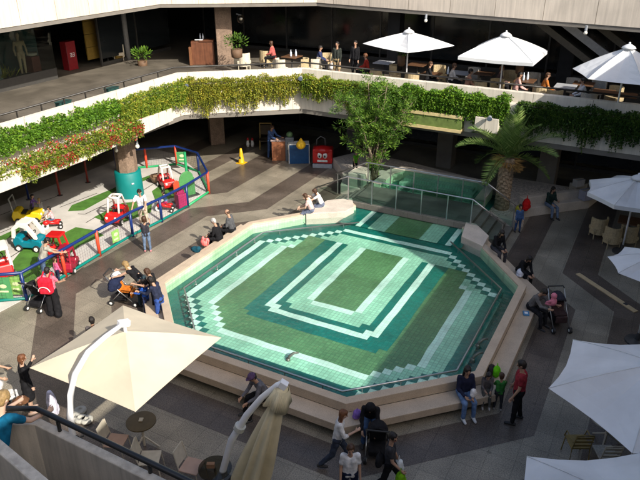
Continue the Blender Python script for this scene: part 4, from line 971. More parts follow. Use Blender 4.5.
for pl in ([(-5, 236), (27, 222.5)], [(60, 208), (97, 194)], [(78, 214.5), (85, 215), (112, 202)], [(86, 223.5), (97, 217), (106, 222), (118, 228)], [(140, 193), (156, 183)], [(9, 259), (28, 247)], [(64, 247), (85, 236)], [(0, 216), (18, 209)], [(40, 203), (60, 196)], [(66, 280), (84, 268)], [(30, 284.5), (40, 280)]):
    for a, b in zip(pl[:-1], pl[1:]):
        A, B = g(*a), g(*b); d = (B-A).normalized(); n_ = V(-d.y, d.x, 0)*.022
        ln.add([A+n_+V(0, 0, .0345), A-n_+V(0, 0, .0345), B-n_+V(0, 0, .0345), B+n_+V(0, 0, .0345)], [(0, 1, 2, 3)])
struct(ln.build('mat_lines', lnm))
# padded column
pc = thing('padded_column', 'stone column wrapped in teal padding at its foot inside the playground', 'column', (-19.4, 19.2, 0))
q = MB(); q.lathe([(.56, .03), (.57, .06), (.55, 1.12), (.52, 1.15)], n=28); q.build('padding', mat('teal_pad', (.0, .17, .165), .55, .08, 3), pc, smooth=True)
q = MB(); q.lathe([(.44, 1.1), (.44, 3.12)], n=8); q.build('shaft', pil, pc)
q = MB(); q.box((.5, -.29, .72), (.02, .1, .06), R(-30)); q.build('label', mat('pad_label', (.5, .55, .6), .5), pc)
for px, py, lb in ((63, 101, 'dark green box on the gallery floor against the rail, left one'), (111, 86, 'dark green box on the gallery floor against the rail, right one')):
    d_ = atx(px, py, -19.1); t = thing('floor_box', lb, 'box', V(-19.1, d_.y, 4.0)); q = MB(); q.box((0, 0, .38), (.25, .55, .76)); q.build('body', mat('box_green', (.012, .05, .045), .6), t, bevel=.02); q = MB(); q.box((0, 0, .775), (.28, .58, .03)); q.build('lid', mat('box_green', (.012, .05, .045), .6), t)
# fence
blue = mat('fence_blue', (.008, .025, .13), .35, .08, 3); orange = mat('fence_orange', (.55, .06, .025), .45, .08, 3); teal_r = mat('fence_teal', (.0, .16, .13), .45, .08, 3); green_r = mat('fence_green', (.02, .30, .11), .45, .08, 3); netm = mat('fence_net', (.03, .03, .035), .9)
fe = thing('playground_fence', 'low playground fence of blue top rail, teal bottom rail and dark netting', 'fence', (-16.5, 15, 0))
FP = [g(-40, 306), g(27, 300.5)]+[g(207, 193.5)+(g(27, 300.5)-g(207, 193.5))*k for k in (.66, .40, .20, .08)]+[g(207, 193.5), g(196, 171), g(177, 165.5), g(147, 168.5), g(118, 170)]
# posts along the front at the pixels where they stand
FP = [g(-40, 306), g(27, 300.5), g(66, 277), g(100, 256), g(133, 236.5), g(162, 222), g(188, 207.5), g(209, 193.5), g(199, 173), g(177, 165.5), g(147, 168.5), g(117, 170.5)]
FP = [V(p.x, p.y, 0) for p in FP]; H_ = .98
q = MB(); q.tube([p+V(0, 0, H_) for p in FP], .055, 8); q.build('top_rail', blue, fe, world=True, smooth=True)
q = MB(); q.tube([p+V(0, 0, .08) for p in FP[:7]], .05, 8); q.build('bottom_rail', teal_r, fe, world=True, smooth=True)
q = MB(); q.tube([p+V(0, 0, .08) for p in FP[6:]], .05, 8); q.build('bottom_rail', green_r, fe, world=True, smooth=True)
for i, p in enumerate(FP):
    m_ = {0: blue, 1: blue, 2: orange, 3: orange, 4: blue, 5: blue, 6: blue, 7: orange, 8: blue, 9: orange, 10: orange, 11: blue}[i]
    q = MB(); q.cyl(p, p+V(0, 0, H_+.02), .055 if m_ is blue else .06, n=10); q.build('post', m_, fe, world=True, smooth=True)
q = MB(); p = g(187, 178); q.cyl(V(p.x, p.y, 0)*1, V(p.x, p.y, 1.25), .06); q.build('post', green_r, fe, world=True)
for a, b in zip(FP[:-1], FP[1:]):
    q = MB(); d = b-a; n_ = int(d.length/.11); t_ = .0017
    for k in range(n_+1):
        c = a+d*(k/n_); q.box((c.x, c.y, .53), (t_*2, t_*2, .86))
    for k in range(8): q.bar(a+V(0, 0, .15+k*.105), b+V(0, 0, .15+k*.105), t_*1.6, t_*1.6)
    q.build('net_panel', netm, fe, world=True)
def signboard(label, px, py, z, wd_, ht, col, ang=-25):
    t = thing('play_sign', label, 'sign', g(px, py, z), ang); q = MB(); q.box((0, 0, 0), (wd_, .015, ht)); q.build('board', col, t)
    q = MB(); q.ball((-.02, .012, .06), (.11, .006, .07), 10, 6); q.box((0, .01, -.12), (wd_*.6, .008, .06)); q.build('picture', mat('sign_pale', (.55, .62, .35), .6), t); return t
sg_g = mat('sign_green', (.06, .25, .09), .6)
signboard('larger green sign on the fence at the left edge', 3, 288, .5, .5, .75, sg_g, -62)
signboard('narrow green picture sign on the fence beside the blue corner post', 15.5, 285.5, .5, .34, .65, mat('sign_lime', (.22, .42, .10), .6), -62)
signboard('small green and white sign on the fence beside the white framed red car', 115.5, 236, .45, .34, .45, mat('sign_lime', (.22, .42, .10), .6), 0)
signboard('small dark green sign on the rear fence with white figure', 181.5, 157, .75, .45, .5, sg_g, -60)
# coloured posts of the indoor play area; gallery shade painted into the reds
for i, (px, py, m_, lb) in enumerate(((29, 200, blue, 'blue post in the shade beside the yellow toy car'), (60, 196, mat('post_shaded_red', (.22, .03, .02), .6), 'red post in the shade under the flower trough'), (88, 183, mat('post_shaded_red', (.22, .03, .02), .6), 'second red post in the shade, nearer the padded column'), (117, 172, blue, 'blue post in the shade left of the padded column'))):
    p = g(px, py); t = thing('play_post', lb, 'post', V(p.x, p.y, 0), group='painted posts in the shade of the gallery'); q = MB(); q.cyl((0, 0, 0), (0, 0, 1.9), .045, n=12); q.build('pole', m_, t, smooth=True)
    q = MB(); q.lathe([(.13, 0), (.13, .03), (.08, .05)], n=12); q.build('foot', dgrey, t)
# play panels by the right end of the fence
for px, py, wd_, ht, m_, lb in ((178, 203, .28, .85, orange, 'red play panel with rounded top by the right fence corner'), (182, 208, .4, .62, mat('magenta', (.30, .02, .09), .5), 'magenta play box by the right fence corner'), (188, 197, .75, .8, mat('play_green', (.06, .22, .07), .5), 'green play panel between the fence posts')):
    p = g(px, py); t = thing('climbing_board', lb, 'play board', V(p.x, p.y, .03), -20)
    q = MB(); q.box((0, 0, ht/2), (wd_, .3 if 'box' in lb else .06, ht)); q.cyl((0, -.029, ht), (0, .029, ht), wd_*.45, n=16); q.build('panel', m_, t, bevel=.02)
    q = MB(); q.box((0, 0, .02), (wd_*1.3, .4, .04)); q.build('foot', dgrey, t)
# toy cars
tyre = mat('toy_tyre', (.02, .02, .02), .6); hubm = mat('toy_hub', (.75, .75, .72), .4)
def toy_plastic(c): return mat('toy_%.2f_%.2f_%.2f' % c, c, .35, .05, 3, spec=.5)
TW = (.74, .72, .66)
def toy_car(label, p, ang, body, roof=None, style='coupe', s=1.):
    "ride-on plastic car, front along +y"
    t = thing('toy_car', label, 'toy car', V(p.x, p.y, .04), ang, group='ride-on toy cars of the playground')
    B = toy_plastic(body)
    q = MB()
    prof = [(-.40, .10), (.40, .10), (.44, .22), (.40, .34), (.16, .40), (.10, .30), (-.14, .30), (-.20, .44), (-.38, .44), (-.44, .26)]
    prof = [(y*s, z*s) for y, z in prof]; n = len(prof); w_ = .23*s
    q.add([(-w_, y, z) for y, z in prof]+[(w_, y, z) for y, z in prof], [tuple(range(n)), tuple(range(2*n-1, n-1, -1))]+[(i, n+i, n+(i+1) % n, (i+1) % n) for i in range(n)])
    q.build('body', B, t, bevel=.035*s, fix=True)
    for x in (-1, 1):
        for y in (-.26, .27):
            wq = MB(); wq.cyl((x*.19*s, y*s, .10*s), (x*.27*s, y*s, .10*s), .105*s, n=16); wh = wq.build('wheel', tyre, t, bevel=.01)
            hq = MB(); hq.cyl((x*.27*s, y*s, .10*s), (x*.282*s, y*s, .10*s), .06*s, n=12); hq.build('hub', hubm, wh)
        q = MB(); q.ball((x*.14*s, .43*s, .28*s), (.045*s, .03*s, .045*s)); q.build('headlight', hubm, t, smooth=True)
    q = MB(); q.box((0, -.12*s, .33*s), (.3*s, .2*s, .05*s)); q.build('seat', tyre, t, bevel=.01)
    q = MB(); n = 14; q.tube([(.09*s*math.cos(6.283*k/n), .13*s+.03*s*math.sin(6.283*k/n), .50*s+.08*s*math.sin(6.283*k/n)) for k in range(n+1)], .014*s, 6); q.bar((0, .2*s, .38*s), (0, .13*s, .5*s), .02, .02); q.build('steering_wheel', tyre, t)
    if roof:
        RM = toy_plastic(roof)
        if style == 'coupe':
            for x in (-1, 1):
                for y0, y1 in ((.2, .12), (-.36, -.26)):
                    q = MB(); q.bar((x*.2*s, y0*s, .38*s), (x*.18*s, y1*s, .82*s), .06*s, .06*s); q.build('pillar', RM, t, bevel=.012)
            q = MB(); q.box((0, -.07*s, .85*s), (.46*s, .52*s, .09*s)); q.build('roof', RM, t, bevel=.04*s)
        elif style == 'dome':
            q = MB(); prof = [(-.42, .4), (-.36, .72), (-.18, .88), (.1, .84), (.3, .55), (.34, .4), (.26, .4), (.05, .72), (-.12, .76), (-.28, .66), (-.33, .4)]
            prof = [(y*s, z*s) for y, z in prof]; n = len(prof)
            for x0, x1 in ((-.25, -.17), (.17, .25)):
                q.add([(x0*s, y, z) for y, z in prof]+[(x1*s, y, z) for y, z in prof], [tuple(range(n)), tuple(range(2*n-1, n-1, -1))]+[(i, n+i, n+(i+1) % n, (i+1) % n) for i in range(n)])
            q.box((0, -.08*s, .83*s), (.36*s, .34*s, .06*s)); q.build('roof', RM, t, bevel=.012, fix=True)
        elif style == 'frame':
            for x in (-1, 1):
                q = MB(); q.tube([(x*.18*s, .22*s, .36*s), (x*.16*s, .10*s, .82*s), (x*.16*s, -.16*s, .84*s), (x*.19*s, -.32*s, .4*s)], .035*s, 8); q.build('pillar', RM, t, smooth=True)
            q = MB(); q.tube([(-.16*s, .1*s, .83*s), (.16*s, .1*s, .83*s)], .035*s, 8); q.build('roof_bar', RM, t, smooth=True)
            q = MB(); q.tube([(-.16*s, -.16*s, .84*s), (.16*s, -.16*s, .84*s)], .035*s, 8); q.build('roof_bar', RM, t, smooth=True)
        elif style == 'screen':
            q = MB(); q.tube([(-.2*s, -.36*s, .4*s), (-.19*s, -.42*s, .84*s), (.19*s, -.42*s, .84*s), (.2*s, -.36*s, .4*s)], .025*s, 8); q.build('roll_bar', RM, t, smooth=True)
    return t
RED = (.48, .012, .012)
toy_car('yellow open toy car with a grey roll bar near the blue post', g(30, 222), 35, (.62, .45, .01), (.3, .3, .28), 'screen', 1.25)
toy_car('teal toy car with white domed roof in the middle of the left turf', g(33, 249), 20, (.0, .16, .22), TW, 'dome', 1.25)
toy_car('red toy car with white roof cut by the left edge behind the fence', g(4, 276), 150, RED, TW, 'coupe', 1.3)
toy_car('red toy car with red roof beside the man in grey behind the fence', g(58, 257), 200, RED, RED, 'coupe', 1.0)
toy_car('dark red toy car close to the orange fence post', g(70, 271), 120, (.28, .01, .03), (.28, .01, .03), 'coupe', 1.0)
toy_car('red toy car with white tubular frame in front of the teal padding', g(118, 222), -70, RED, TW, 'frame', 1.25)
toy_car('red toy car with white frame on the turf at the playground right end', g(167, 188), -30, RED, TW, 'frame', 1.15)
def trike(label, p, ang, col):
    t = thing('toy_trike', label, 'tricycle', V(p.x, p.y, .04), ang, group='toy tricycles of the playground'); B = toy_plastic(col)
    q = MB(); q.tube([(0, .26, .34), (0, .1, .24), (0, -.2, .22)], [.05, .07, .09], 10); q.ball((0, -.12, .30), (.11, .16, .05)); q.ball((0, .28, .26), (.10, .12, .10)); q.build('body', B, t, smooth=True)
    q = MB(); q.tube([(-.17, .2, .5), (0, .24, .46), (.17, .2, .5)], .016, 6); q.bar((0, .27, .3), (0, .24, .46), .03, .03); q.build('handlebar', hubm, t)
    for x, y, r in ((0, .32, .13), (-.16, -.22, .09), (.16, -.22, .09)):
        q = MB(); q.cyl((x-.03, y, r), (x+.03, y, r), r, n=16); wh = q.build('wheel', hubm if y > 0 else tyre, t)
        q = MB(); q.cyl((x-.034, y, r), (x+.034, y, r), r*.4, n=10); q.build('hub', tyre if y > 0 else hubm, wh)
    return t
trike('red toy tricycle with white front wheel ridden between the two left turfs', g(55, 229), -130, RED)
trike('red toy tricycle ridden at the fence near the right corner', g(167, 212), -150, RED)
bt = thing('play_tub', 'small brown rocking tub at the rear of the playground', 'toy', g(158, 183)+V(0, 0, .04)); q = MB(); q.lathe([(.1, 0), (.25, .05), (.32, .22), (.34, .32), (.29, .32), (.2, .1)], n=18); q.build('tub', mat('tub_brown', (.16, .10, .06), .6), bt, smooth=True)

# ================================================================== REAR OF THE COURT
cone = thing('caution_cone', 'yellow plastic caution cone standing on the sunlit paving', 'cone', g(241.5, 163))
yl = mat('cone_yellow', (.62, .36, .01), .4, .06, 4)
q = MB(); q.lathe([(.17, .03), (.15, .06), (.09, .5), (.05, .74), (.03, .75)], n=14); q.build('cone', yl, cone, smooth=True)
q = MB(); q.box((0, 0, .015), (.42, .42, .03)); q.build('foot', yl, cone, bevel=.01)
q = MB(); q.box((.0, -.122, .30), (.10, .012, .14), rot=Matrix.Rotation(.15, 3, 'X')); q.build('pictogram', dgrey, cone)
ez = thing('gilt_chair', 'gilt framed high-backed chair standing in the shade at the rear', 'chair', g(266, 148), -60)
gilt = mat('gilt', (.30, .20, .05), .5)
for x in (-.3, .3):
    q = MB(); q.bar((x, .25, 0), (x, .25, .5), .05, .05); q.build('leg', gilt, ez); q = MB(); q.bar((x, -.25, 0), (x, -.3, 1.25), .05, .05); q.build('leg', gilt, ez)
q = MB(); q.box((0, 0, .45), (.62, .55, .07)); q.build('seat', mat('seat_dark', (.08, .06, .04), .8), ez, bevel=.01)
q = MB(); q.box((0, -.29, .9), (.55, .04, .5)); q.build('backrest', mat('seat_dark', (.08, .06, .04), .8), ez)
q = MB(); q.bar((-.3, -.3, 1.24), (.3, -.3, 1.24), .05, .06); q.build('top_rail', gilt, ez)
for k, px in enumerate((248, 252.5)):
    t = thing('skittle', ('left' if k == 0 else 'right')+' red and white skittle on the paving behind the cone', 'skittle', g(px, 146.5)); q = MB(); q.lathe([(.07, 0), (.10, .14), (.05, .34)], n=12); q.build('body', hubm, t, smooth=True); q = MB(); q.lathe([(.051, .34), (.06, .40), (.03, .48)], n=12); q.build('head', toy_plastic(RED), t, smooth=True)
ct = thing('wooden_counter', 'reddish wooden counter at which the man in blue stands', 'counter', g(280, 159), -62)
q = MB(); q.box((0, 0, .5), (.75, .55, 1.0)); q.build('body', mat('counter_wood', (.24, .09, .04), .6, .15, 4, streak=.2), ct, bevel=.015)
q = MB(); q.box((0, 0, 1.02), (.85, .62, .04)); q.build('top', mat('counter_top', (.42, .33, .32), .5), ct, bevel=.008)
gbn = thing('grey_machine', 'grey machine with a green top between the wooden and blue counters', 'machine', g(290, 160), -62)
q = MB(); q.box((0, 0, .6), (.42, .4, 1.2)); q.build('body', mat('machine_grey', (.14, .16, .18), .4), gbn, bevel=.03)
q = MB(); q.ball((0, 0, 1.3), (.16, .14, .16)); q.build('globe', mat('machine_green', (.12, .22, .10), .3), gbn, smooth=True)
q = MB(); q.box((0, .205, .75), (.26, .012, .3)); q.build('panel', frame_l, gbn)
bc = thing('blue_counter', 'blue counter with white edge strips left of the red kiddie ride', 'counter', g(299, 162), -58)
q = MB(); q.box((0, 0, .48), (.95, .5, .96)); q.build('body', mat('counter_blue', (.008, .06, .17), .4), bc, bevel=.01)
q = MB(); q.box((0, 0, .975), (1.0, .55, .03)); q.build('top', hubm, bc); 
for x in (-.49, .49): q = MB(); q.box((x, .25, .48), (.035, .03, .96)); q.build('edge_strip', hubm, bc)
yb = thing('yellow_bag', 'yellow bag lying on the blue counter', 'bag', g(301, 149, .99), -50); q = MB(); q.ball((0, 0, .2), (.24, .16, .22)); q.ball((0, 0, .34), (.12, .1, .12)); blob('bag', q, mat('bag_yellow', (.55, .33, .01), .7), yb, .03)
q = MB(); q.tube([(-.08, 0, .42), (0, 0, .52), (.08, 0, .42)], .015, 6); q.build('handle', mat('bag_yellow', (.55, .33, .01), .7), yb)
kr = thing('kiddie_ride', 'red coin-operated kiddie ride with round white eyes at the rear', 'ride', g(323, 166), -68)
q = MB(); q.box((0, 0, .1), (.95, .7, .2)); q.build('base', mat('ride_base', (.35, .37, .40), .5), kr, bevel=.03)
q = MB(); q.box((0, 0, .58), (.95, .62, .72)); q.ball((0, .1, .86), (.46, .34, .2)); blob('body', q, toy_plastic(RED), kr, .035, 4)
for x in (-.13, .13):
    q = MB(); q.ball((x, .33, .64), (.11, .05, .15)); e_ = q.build('eye', hubm, kr, smooth=True); q = MB(); q.ball((x+.01, .375, .61), (.04, .02, .06)); q.build('pupil', tyre, e_)
q = MB(); q.box((0, .32, .36), (.5, .04, .1)); q.build('bumper', hubm, kr, bevel=.02)
q = MB(); q.tube([(-.1, -.1, 1.0), (-.08, -.1, 1.35), (.12, -.1, 1.45), (.3, -.1, 1.3), (.32, -.1, 1.0)], .03, 8); q.build('hoop', mat('hoop_dark', (.1, .1, .1), .4), kr, smooth=True)
# tan strip in the paving on the right
pk = thing('floor_strip', 'long narrow tan strip lying on the shaded paving at the right', 'board', g(604.5, 293.5))
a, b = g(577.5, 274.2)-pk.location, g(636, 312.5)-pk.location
tanm = mat('tan_strip', (.52, .39, .22), .7, .12, 4)
q = MB(); q.bar(V(a.x, a.y, .022), V(b.x, b.y, .022), .17, .03); q.build('board', tanm, pk, bevel=.004)
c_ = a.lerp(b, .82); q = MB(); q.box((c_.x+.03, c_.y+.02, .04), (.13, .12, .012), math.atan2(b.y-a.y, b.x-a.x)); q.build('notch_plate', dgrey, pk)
# boxes and crates behind the right planter
for px, py, s_, z, col, lb in ((577, 193, .5, .42, (.36, .33, .28), 'pale cardboard box on the planter bench right of the column'), (586, 199, .45, .42, (.30, .30, .36), 'grey-blue bundle on the bench next to the octagonal parasol'), (578, 186, .34, .9, (.33, .32, .31), 'smaller pale box on top of the cardboard box')):
    p = g(px, py, z); t = thing('storage_box', lb, 'box', V(p.x, p.y, z), -40); q = MB(); q.box((0, 0, s_*.45), (s_*1.2, s_*.8, s_*.9)); q.build('carton', mat('carton_%.2f' % col[2], col, .8, .1, 4), t, bevel=.02); q = MB(); q.box((0, 0, s_*.9+.004), (s_*1.22, .06, .008)); q.build('tape', mat('tape', (.45, .38, .25), .4), t)
for px, y, lb in ((602, 24.2, 'wicker chair under the left side of the octagonal parasol'), (618, 23.6, 'wicker chair under the front corner of the octagonal parasol'), (634, 24.0, 'wicker chair under the right side of the octagonal parasol')):
    p = gy(px, 212, y); t = wicker_chair(lb, V(p.x, y, 0), 118); t['group'] = 'wicker chairs under the octagonal parasol'
t = gtable('dark cafe table under the octagonal parasol', V(-.1, 24.6, 0)); del t['group']
# ================================================================== PEOPLE
SK = (.40, .235, .155); SK2 = (.50, .32, .23); HAIRB = (.012, .009, .008); HAIRBR = (.055, .025, .012); HAIRA = (.13, .05, .02); HAIRBL = (.26, .17, .07); HAIRG = (.36, .35, .34)
def hairm(c): return mat('hair_%.2f_%.2f_%.2f' % c, c, .55, .3, 25, .3, 60)
def skinm(c): return mat('skin_%.2f_%.2f_%.2f' % c, c, .55, .06, 10)
def vdir(p, ab, side):
    "unit vector: p degrees forward of straight down, ab degrees out to the side"
    p, ab = R(p), R(ab); return V(side*math.sin(ab), math.sin(p)*math.cos(ab), -math.cos(p)*math.cos(ab))
def person(label, p, ang, H=1.68, legs=((0, 0), (0, 0)), lean=0, head=0, turn=0, arms=((4, 8, 16), (6, 8, 18)), skin=SK, hair=HAIRB, hl='short', top=(.1, .1, .1), sleeve='long', legw=(.05, .06, .09), leg='trousers', shoe=(.03, .03, .03), seat=None, kid=False, spread=4, wide=1., group=None, cap=None, top2=None):
    "a posed figure. legs: (thigh forward, knee bend) degrees; arms: (shoulder forward, out, elbow bend); seat = seat height when sitting"
    t = thing('person', label, 'person', V(p.x, p.y, p.z), ang, group=group)
    hs = H/7.5*(1.22 if kid else 1.); S = H/1.7
    Lt, Ls, fh = .245*H, .235*H, .045*H
    if kid: Lt *= .92; Ls *= .92
    k_, a_, hipx = [], [], .085*S*wide
    for i, side in enumerate((-1, 1)):
        th, kn = legs[i]; d1 = vdir(th, spread, side); d2 = vdir(th-kn, spread*.4, side); k_.append((d1, d2))
    drop = max(-(a.z*Lt+b.z*Ls) for a, b in k_)+fh
    hipz = drop if seat is None else seat+.085*S-p.z
    hips = [V(s*hipx, 0, hipz) for s in (-1, 1)]
    kn = [hips[i]+k_[i][0]*Lt for i in (0, 1)]; an = [kn[i]+k_[i][1]*Ls for i in (0, 1)]
    Tl = .285*H; ld = V(0, math.sin(R(lean)), math.cos(R(lean))); pel = V(0, 0, hipz+.03*S)
    chest = pel+ld*Tl*.72; neck = pel+ld*Tl; sh = [neck-ld*.035*S+V(s*.155*S*wide, 0, 0) for s in (-1, 1)]
    hd = R(lean*.6+head); hup = V(0, math.sin(hd), math.cos(hd)); Tm = Matrix.Rotation(R(turn), 3, 'Z')
    hc = neck+hup*(.055*S+hs*.50); hf = Tm@V(0, math.cos(hd), -math.sin(hd)); hup = Tm@hup; hr = hf.cross(hup)
    La, Lf = .172*H, .148*H
    el, wr, fd = [], [], []
    for i, side in enumerate((-1, 1)):
        s_, ab, eb = arms[i][:3]; inn = arms[i][3] if len(arms[i]) > 3 else 0
        d1 = vdir(s_, ab, side); d2 = vdir(s_+eb, ab*.3-inn, side); e = sh[i]+d1*La; el.append(e); wr.append(e+d2*Lf); fd.append(d2)
    # --- body: one continuous skin surface
    q = MB(); r = lambda x: x*S
    for i, side in enumerate((-1, 1)):
        q.cap2(hips[i], kn[i], r(.078)*wide, r(.055)); q.cap2(kn[i], an[i], r(.053), r(.036))
        fdv = V(0, 1, 0); q.cap2(an[i]-V(0, .03*S, fh*.55), an[i]+fdv*.13*S-V(0, 0, fh*.6), r(.034), r(.030))
        q.cap2(pel+V(side*.05*S, 0, 0), chest+V(side*.06*S, 0, 0), r(.095)*wide, r(.095)*wide); q.cap2(chest+V(side*.05*S, 0, 0), sh[i], r(.085), r(.052))
        q.cap2(sh[i], el[i], r(.048), r(.037)); q.cap2(el[i], wr[i], r(.036), r(.025))
        # hand: palm, four fingers of unequal length bent at the knuckle, thumb off the side
        d = fd[i]; ax = d.cross(V(side, 0, .2)).normalized(); sd = ax.cross(d).normalized(); hl_ = .1*S*1.0
        pc_ = wr[i]+d*hl_*.5; q.cap2(wr[i]+d*.01, wr[i]+d*hl_*.8, r(.026), r(.032))
        for f_, (o_, ln_) in enumerate(((-.028, .062), (-.010, .074), (.010, .07), (.027, .054))):
            b0 = wr[i]+d*hl_*.85+ax*o_*S; b1 = b0+(d*.8+sd*.35*-side).normalized()*ln_*.55*S; b2 = b1+(d*.45+sd*.8*-side).normalized()*ln_*.5*S
            q.cap2(b0, b1, r(.0105), r(.0098)); q.cap2(b1, b2, r(.0098), r(.0085))
        b0 = wr[i]+d*hl_*.35-ax*.028*S; b1 = b0+(d*.6-ax*.7).normalized()*.04*S; b2 = b1+(d*.9-ax*.2).normalized()*.03*S
        q.cap2(b0, b1, r(.013), r(.011)); q.cap2(b1, b2, r(.011), r(.009))
    q.cap2(neck-ld*.04*S, hc-hup*hs*.15, r(.052), r(.047))
    rotm = Matrix((hr, hf, hup)).transposed()
    q.ball(hc+hup*hs*.08, (hs*.345, hs*.415, hs*.42), 14, 10, rot=rotm)
    q.cap2(hc+hf*hs*.16-hup*hs*.30, hc+hf*hs*.08-hup*hs*.1, hs*.17, hs*.28)
    q.cap2(hc+hf*hs*.40+hup*hs*.02, hc+hf*hs*.47-hup*hs*.09, hs*.05, hs*.062)          # nose
    for s_ in (-1, 1): q.ball(hc+hr*s_*hs*.355-hup*hs*.02-hf*hs*.03, (hs*.05, hs*.075, hs*.11), 8, 6, rot=rotm)   # ears
    blob('body', q, skinm(skin), t, .0105 if H > 1.2 else .009, 2)
    for s_ in (-1, 1):
        e = MB(); e.ball(hc+hr*s_*hs*.145+hf*hs*.375+hup*hs*.06, hs*.05, 8, 6); e.build('eye', mat('eye_dark', (.02, .015, .012), .2), t, smooth=True)
    e = MB(); e.bar(hc-hr*hs*.10+hf*hs*.345-hup*hs*.235, hc+hr*hs*.10+hf*hs*.345-hup*hs*.235, hs*.05, hs*.03); e.build('mouth', mat('lip', (.28, .08, .07), .5), t)
    # --- hair
    if hl:
        q = MB(); q.ball(hc+hup*hs*.13-hf*hs*.045, (hs*.39, hs*.44, hs*.43), 14, 10, rot=rotm)
        if hl == 'bald': q = MB(); q.ball(hc+hup*hs*.02-hf*hs*.12, (hs*.385, hs*.38, hs*.27), 14, 10, rot=rotm)
        else: q.ball(hc+hup*hs*.30+hf*hs*.12, (hs*.30, hs*.27, hs*.22), 12, 8, rot=rotm); q.ball(hc-hf*hs*.16-hup*hs*.1, (hs*.33, hs*.28, hs*.34), 12, 8, rot=rotm)
        if hl in ('long', 'bob'):
            ln_ = hs*(1.0 if hl == 'long' else .5); dn = (V(0, 0, -1)*.75-ld*.25).normalized()
            for s_ in (-1, 0, 1):
                a0 = hc+hr*s_*hs*.26-hf*hs*(.10 if s_ else .26); q.cap2(a0, a0+dn*ln_*(.95 if s_ else 1.05)-hf*hs*.08*(1 if hl == 'long' else .3)+hr*s_*hs*.06, hs*.17, hs*.12)
        if hl == 'bun': q.ball(hc-hf*hs*.45+hup*hs*.2, hs*.2)
        if hl == 'pony':
            a0 = hc-hf*hs*.42+hup*hs*.05; q.cap2(a0, a0-hf*hs*.18-hup*hs*.15, hs*.13, hs*.12); q.cap2(a0-hf*hs*.18-hup*hs*.15, a0-hf*hs*.15-V(0, 0, hs*.75), hs*.12, hs*.06)
        if hl == 'hood':
            q = MB(); q.ball(hc-hf*hs*.06+hup*hs*.06, (hs*.50, hs*.50, hs*.56), 14, 10, rot=rotm); q.cap2(hc-hup*hs*.35-hf*hs*.1, neck, hs*.42, hs*.36)
            for s_ in (-1, 1): q.cap2(hc+hr*s_*hs*.33-hf*hs*.1, sh[0 if s_ < 0 else 1]*.5+neck*.5+hf*.03, hs*.22, hs*.3)
        blob('hood' if hl == 'hood' else 'hair', q, cloth(hair) if hl == 'hood' else hairm(hair), t, .013, 3)
    if cap:
        q = MB(); q.ball(hc+hup*hs*.22, (hs*.43, hs*.46, hs*.36), 14, 10, rot=rotm); q.ball(hc+hup*hs*.22+hf*hs*.45, (hs*.3, hs*.3, hs*.05), 12, 6, rot=rotm); blob('cap', q, cloth(cap), t, .014, 2)
    # --- top
    q = MB()
    hem = pel-ld*.02*S
    for i, side in enumerate((-1, 1)):
        q.cap2(hem+V(side*.055*S*wide, 0, -.02*S), chest+V(side*.066*S*wide, 0, 0), r(.112)*wide, r(.108)*wide); q.cap2(chest+V(side*.05*S, 0, 0), sh[i], r(.098), r(.062))
        if sleeve != 'none':
            if sleeve == 'short': q.cap2(sh[i], sh[i].lerp(el[i], .6), r(.062), r(.056))
            else: q.cap2(sh[i], el[i], r(.061), r(.049)); q.cap2(el[i], el[i].lerp(wr[i], .9 if sleeve == 'long' else .25), r(.049), r(.038 if sleeve == 'long' else .046))
    if leg == 'dress':
        for i in (0, 1): q.cap2(hips[i], kn[i].lerp(hips[i], .12), r(.125), r(.14))
        q.cap2(hips[0], hips[1], r(.125), r(.125))
    blob('dress' if leg == 'dress' else 'shirt', q, cloth(top), t, .014, 3)
    # --- legs
    if leg in ('trousers', 'shorts', 'skirt', 'wide'):
        q = MB(); q.cap2(hips[0]+V(0, 0, .03*S), hips[1]+V(0, 0, .03*S), r(.11)*wide, r(.11)*wide)
        for i in (0, 1):
            if leg == 'shorts': q.cap2(hips[i], hips[i].lerp(kn[i], .85), r(.1), r(.085))
            elif leg == 'skirt': q.cap2(hips[i], kn[i].lerp(an[i], .55), r(.105), r(.15)); q.cap2(kn[i], an[i]*.65+kn[i]*.35, r(.13), r(.16))
            elif leg == 'wide': q.cap2(hips[i], kn[i], r(.105), r(.11)); q.cap2(kn[i], an[i]+V(0, 0, .03), r(.11), r(.12))
            else: q.cap2(hips[i], kn[i], r(.094)*wide, r(.069)); q.cap2(kn[i], an[i]+V(0, 0, .015), r(.068), r(.052))
        blob({'trousers': 'trousers', 'shorts': 'shorts'}.get(leg, 'skirt'), q, cloth(legw), t, .014, 3)
    for i in (0, 1):
        q = MB(); a0 = an[i]-V(0, .045*S, fh*.55); q.cap2(a0, an[i]+V(0, .06*S, -fh*.58), r(.044), r(.043)); q.cap2(an[i]+V(0, .06*S, -fh*.58), an[i]+V(0, .145*S, -fh*.62), r(.043), r(.034))
        blob('shoe', q, mat('shoe_%.2f_%.2f_%.2f' % shoe, shoe, .6), t, .012, 2)
    t['wrists'] = [list(v) for v in wr]
    return t
def hand(t, i):
    "world position of a figure's hand"
    v = V(*t['wrists'][i]); return t.location+Matrix.Rotation(t.rotation_euler.z, 3, 'Z')@v
LAP = ((16, 6, 52, 24), (22, 5, 44, 22)); SIT = ((86, 84), (86, 84)); WALK = ((24, 6), (-14, 26)); STAND = ((2, 3), (-2, 3))
BLACK = (.012, .012, .014); NAVY = (.014, .02, .05); JEAN = (.07, .11, .19); WHITE = (.66, .65, .64); GREY = (.13, .13, .14); PINK = (.62, .17, .24)
